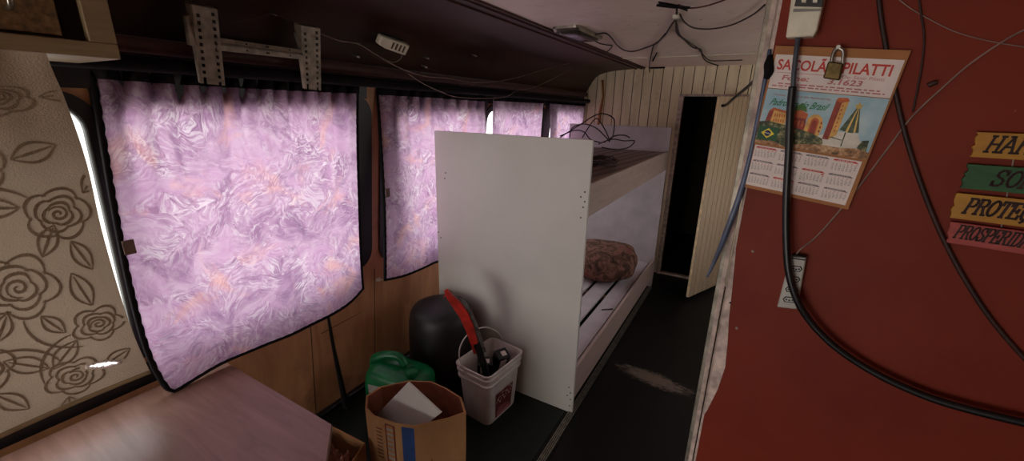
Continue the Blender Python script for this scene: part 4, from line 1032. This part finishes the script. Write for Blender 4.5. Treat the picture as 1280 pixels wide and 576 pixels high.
# cables on the red wall
def WW(pts): return [onw(p[0], p[1], p[2]) for p in pts]
ce2 = empty('power_cable', onw(985, 250, .03), 'thick black cable hanging from the breaker and curving right across the red wall', 'cable')
mb = MB(); mb.tube(WW([(998, 44, .02), (996, 60, .03), (993, 85, .035), (991, 112, .036)]), .0052, 10, smooth_n=6); mb.build('upper_lead', M['cable_grey'], ce2, smooth=True)
mb = MB(); mb.tube(WW([(991, 108, .036), (988, 140, .036), (986, 190, .036), (983, 250, .036), (983, 300, .038), (986, 340, .042), (996, 374, .042), (1013, 402, .036), (1040, 430, .034), (1075, 455, .032), (1115, 477, .032), (1165, 498, .032), (1220, 514, .032), (1290, 531, .032), (1400, 560, .032)]), .0082, 12, smooth_n=8); mb.build('sleeve', M['cable_black'], ce2, smooth=True)
wire('dark maroon cable running behind the calendar down to the right', WW([(1097, -20, .006), (1101, 20, .006), (1108, 62, .006), (1118, 110, .006), (1127, 150, .006), (1138, 190, .006), (1153, 235, .006), (1170, 278, .006), (1190, 320, .006), (1214, 362, .006), (1242, 403, .006), (1285, 452, .006), (1340, 500, .006)]), .0045, 'cable_maroon', name='cable', cat='cable')
wire('thin pale wire from upper right down to the outlet strip', WW([(1300, 28, .006), (1260, 48, .006), (1215, 78, .006), (1180, 108, .007), (1140, 146, .008), (1110, 185, .003), (1080, 225, .003), (1048, 265, .005), (1020, 296, .006), (1000, 312, .012), (993, 322, .014)]), .0016, 'wire_pale')
wire('thin wire dropping from the top edge past the calendar corner', WW([(1146, -15, .005), (1151, 15, .005), (1155, 45, .006), (1153, 75, .006), (1148, 105, .006), (1141, 140, .006)]), .0018, 'cable_maroon')
wire('thin pale strand slanting across the top of the red wall', WW([(1110, -12, .005), (1135, 8, .005), (1160, 23, .005), (1195, 40, .005), (1240, 52, .005), (1290, 60, .005)]), .0009, 'wire_pale')
for k, (u, v) in enumerate(((941, 314), (921, 410), (913, 378))):
    c = onw(u, v, 0); mb = MB(); mb.tube([c, c+WN*.002, c+WN*.0025], [.0040, .0036, .002] if k < 2 else .003, 10)
    tag(mb.build('screw', M['wire_pale' if k < 2 else 'slot'], smooth=False), ['bright screw head in the red wall left of the outlet strip', 'lowest bright screw head by the chipped red wall edge', 'dark screw hole in the chipped pale edge of the red wall'][k], 'screw', 'screws in the red wall')
mb = MB(); mb.tube(WW([(1160, 107, .005), (1166, 104, .006), (1171, 103, .005)]), .005, 8, smooth_n=3); tag(mb.build('wire_clip', M['cable_maroon'], smooth=True), 'dark clip holding thin wires right of the calendar top', 'clip')
# ---------------------------------------------------------------- wooden word sign
GL = {'H': (.9, [[(.15, 0), (.15, 1)], [(.75, 0), (.75, 1)], [(.15, .5), (.75, .5)]], [(.15, 0), (.15, 1), (.75, 0), (.75, 1)]),
 'A': (.95, [[(.1, 0), (.45, 1), (.85, 0)], [(.25, .36), (.7, .36)], [(.25, 1), (.5, 1)]], [(.1, 0), (.85, 0)]),
 'Ã': (.95, [[(.1, 0), (.45, 1), (.85, 0)], [(.25, .36), (.7, .36)], [(.2, 1.12), (.35, 1.2), (.55, 1.1), (.7, 1.18)]], [(.1, 0), (.85, 0)]),
 'R': (.9, [[(.15, 0), (.15, 1)], [(.02, 1), (.55, 1), (.7, .92), (.74, .77), (.7, .62), (.55, .54), (.15, .54)], [(.5, .52), (.8, 0)]], [(.15, 0), (.82, 0)]),
 'M': (1.0, [[(.15, 0), (.15, 1), (.5, .35), (.85, 1), (.85, 0)]], [(.15, 0), (.15, 1), (.85, 1), (.85, 0)]),
 'O': (.9, [[(.45+.36*math.cos(2*PI*k/18), .5+.5*math.sin(2*PI*k/18)) for k in range(19)]], []),
 'N': (.95, [[(.15, 0), (.15, 1), (.78, 0), (.78, 1)]], [(.15, 0), (.15, 1), (.78, 1)]),
 'I': (.6, [[(.3, 0), (.3, 1)]], [(.3, 0), (.3, 1)]),
 'S': (.85, [[(.72, .78), (.68, .9), (.5, 1), (.3, .98), (.17, .86), (.17, .68), (.3, .56), (.55, .48), (.7, .36), (.7, .16), (.55, .02), (.3, 0), (.15, .1), (.1, .24)], [(.72, .72), (.72, 1)], [(.1, 0), (.1, .28)]], []),
 'T': (.85, [[(.42, 0), (.42, 1)], [(.06, .78), (.06, 1), (.78, 1), (.78, .78)]], [(.42, 0)]),
 'P': (.85, [[(.15, 0), (.15, 1)], [(.02, 1), (.55, 1), (.7, .92), (.74, .75), (.7, .58), (.55, .48), (.15, .48)]], [(.15, 0)]),
 'E': (.85, [[(.15, 0), (.15, 1)], [(.02, 1), (.75, 1), (.75, .8)], [(.15, .5), (.55, .5)], [(.55, .38), (.55, .62)], [(.02, 0), (.78, 0), (.78, .22)]], []),
 'Ç': (.88, [[(.74, .72), (.68, .9), (.5, 1), (.3, .96), (.14, .78), (.1, .5), (.14, .22), (.3, .04), (.5, 0), (.7, .08), (.8, .22)], [(.74, .7), (.74, 1)], [(.45, 0), (.5, -.12), (.38, -.2)]], []),
 'D': (.9, [[(.15, 0), (.15, 1)], [(.02, 1), (.45, 1), (.65, .9), (.78, .7), (.8, .5), (.78, .3), (.65, .1), (.45, 0), (.02, 0)]], [])}
def slab_text(mb, s, org, du, dz, h, wscale, sw):
    x = 0
    for ch in s:
        w, strokes, serifs = GL[ch]
        lines = list(strokes)+[[(a-.13, b), (a+.13, b)] for a, b in serifs]
        for ln in lines:
            for i in range(len(ln)-1):
                (x0_, y0_), (x1_, y1_) = ln[i], ln[i+1]
                f_ = lambda X, Yy: (X*wscale*h+x+.22*h*Yy, Yy*h)
                a, b = f_(x0_, y0_), f_(x1_, y1_); dx, dy = b[0]-a[0], b[1]-a[1]; l = math.hypot(dx, dy)
                if l < 1e-6: continue
                ex, ey = dx/l*sw*.35, dy/l*sw*.35; nx, ny = -dy/l*sw*.5, dx/l*sw*.5
                q4 = [(a[0]-ex+nx, a[1]-ey+ny), (b[0]+ex+nx, b[1]+ey+ny), (b[0]+ex-nx, b[1]+ey-ny), (a[0]-ex-nx, a[1]-ey-ny)]
                mb.slab([org+du*p[0]+dz*p[1] for p in q4], WN*.0006)
        x += w*wscale*h*1.04
sg = empty('word_sign', onw(1240, 235, .01), 'sign of four painted wooden slats with dark words on the red wall', 'sign')
rows = [('HARMONIA', (1222, 165), (1213, 196), 'yellow_paint', .68, (.014, .24), .62, .235),
        ('SORTE', (1211, 205), (1201, 235), 'green_paint', .68, (.034, .22), .62, .215),
        ('PROTEÇÃO', (1196, 241), (1187, 272), 'yellow_paint', .54, (.014, .26), .58, .25),
        ('PROSPERIDADE', (1189, 277), (1183, 303), 'coral_paint', .42, (.006, .30), .60, .262)]
for s, a, b, mt, ws, (ox, oz), hh_, ln3 in rows:
    A, B = onw(a[0], a[1], .014), onw(b[0], b[1], .014); h = A.z-B.z; sl = (A-B)
    x0 = WD*0; q = [B, B+WD*ln3, A+WD*(ln3), A]
    rnd = random.Random(s); mb = MB(); n = 10
    le = [B.lerp(A, k/n)+WD*rnd.uniform(-.0022, .0022) for k in range(n+1)]
    re = [(B+WD*ln3).lerp(A+WD*ln3, k/n)+WD*rnd.uniform(-.002, .002) for k in range(n+1)]
    mb.slab(le+re[::-1], -WN*.010)
    sl_o = mb.build('slat', M[mt], sg, bevel=.0008)
    mb = MB(); slab_text(mb, s, B+WD*ox+Vector((0, 0, h*oz))+WN*.0004, WD, Vector((0, 0, 1)), h*hh_, ws, h*(.085 if ws > .5 else .07))
    mb.build('word', M['letter'], sl_o)
for o_ in (.05, .19):
    A = onw(1222, 168, .0025)+WD*o_; B = onw(1183, 300, .0025)+WD*(o_+.02); mb = MB(); mb.tube([A, A.lerp(B, .5), B], .0012, 6); mb.build('string', M['wire_pale'], sg)
# ---------------------------------------------------------------- blue hose and black rod in the aisle
pts = [ony(962, 62, 1.195), ony(958, 90, 1.19), ony(951, 130, 1.19), ony(939, 190, 1.19), ony(926, 240, 1.19), ony(908, 290, 1.19), ony(896, 320, 1.20), ony(884, 346, 1.20)]
mb = MB(); mb.tube(pts, [.004, .005, .0055, .006, .0075, .008, .006, .003], 10, smooth_n=6); tag(mb.build('blue_hose', M['blue_hose'], smooth=True), 'blue hose hanging down the aisle edge beside the red wall', 'hose')
mb = MB(); a = ony(959, 86, 1.262); b = ony(916, 124, 3.2)
mb.tube([a, ony(946, 98, 1.7), ony(934, 109, 2.3), b, ony(908, 131, 3.6), ony(903, 132, 3.6)], [.004, .0055, .0075, .0095, .011, .011], 8, smooth_n=4); tag(mb.build('door_cord', M['black_plastic'], smooth=True), 'black cord stretched from the red wall edge to the open door top', 'cord')
mb = MB(); mb.tube([ony(963, 70, 1.19), ony(961, 80, 1.18), ony(961, 90, 1.18), ony(958, 98, 1.185)], [.006, .010, .010, .006], 8, smooth_n=4); tag(mb.build('tape_lump', M['black_cloth'], smooth=True), 'black tape wrapped round the top of the blue hose', 'tape')
mb = MB(); mb.tube([ony(753, 100, YB-.015), ony(754, 120, YB-.015), ony(750, 140, YB-.015), ony(748, 156, YB-.015)], [.012, .010, .014, .014], 8); tag(mb.build('wood_batten', M['kraft'], smooth=True), 'thin brown batten on the board wall above the upper bunk', 'batten')

# white board (after the carton is known): leans across the carton's opening
nb = None
T = ony(512, 476.5, 1.06); Lq = ony(472, 518, 1.03); Rq = ony(560, 521, 1.05)
e1, e2 = (Lq-T), (Rq-T)
nb = e1.cross(e2).normalized()
q4 = [T, T+e1*.98, T+e1*.98+e2*.80, T+e2*.86]
mb = MB(); mb.slab(q4, nb*.010); mb.build('board_panel', M['white_board'], wb, bevel=.001)

# ---------------------------------------------------------------- camera
cam_d = bpy.data.cameras.new('camera'); cam = bpy.data.objects.new('camera', cam_d); C.objects.link(cam)
cam_d.sensor_width = 36; cam_d.sensor_fit = 'HORIZONTAL'; cam_d.lens = 36*F/1280; cam_d.clip_start = .02
R_ = Vector((Xv.x, Yv.x, -Dv.x)); DN = Vector((Xv.y, Yv.y, -Dv.y)); FW = Vector((Xv.z, Yv.z, -Dv.z))
m = Matrix(((R_.x, -DN.x, -FW.x, CAM.x), (R_.y, -DN.y, -FW.y, CAM.y), (R_.z, -DN.z, -FW.z, CAM.z), (0, 0, 0, 1)))
cam.matrix_world = m
bpy.context.scene.camera = cam
# ---------------------------------------------------------------- light
w = bpy.data.worlds.new('World'); bpy.context.scene.world = w; w.use_nodes = True
nt = w.node_tree; bg = nt.nodes['Background']; bg.inputs[1].default_value = 3.1
tc = nt.nodes.new('ShaderNodeTexCoord'); sx = nt.nodes.new('ShaderNodeSeparateXYZ'); mr = nt.nodes.new('ShaderNodeMapRange'); rp = nt.nodes.new('ShaderNodeValToRGB')
mr.inputs['From Min'].default_value = -1; mr.inputs['From Max'].default_value = 1
nt.links.new(tc.outputs['Generated'], sx.inputs[0]); nt.links.new(sx.outputs['Z'], mr.inputs['Value']); nt.links.new(mr.outputs[0], rp.inputs[0]); nt.links.new(rp.outputs[0], bg.inputs[0])
for e_, (p_, c_) in zip(rp.color_ramp.elements, ((.47, (.62, .61, .57, 1)), (.52, (.95, .97, 1, 1)))): e_.position = p_; e_.color = c_
def area(name, loc, size, rot, power, col=(1, 1, 1)):
    d = bpy.data.lights.new(name, 'AREA'); d.shape = 'RECTANGLE'; d.size, d.size_y = size; d.energy = power; d.color = col
    o = bpy.data.objects.new(name, d); C.objects.link(o); o.location = loc; o.rotation_euler = rot; return o
area('front_fill_light', (-.98, YF-.12, .88), (1.25, 1.15), (math.radians(90), 0, 0), 26, (1, .92, .83))  # added fill light outside the unseen front opening
vs = bpy.context.scene.view_settings
vs.view_transform = 'Standard'; vs.look = 'None'; vs.exposure = 0.0; vs.gamma = 1.0; vs.use_curve_mapping = False
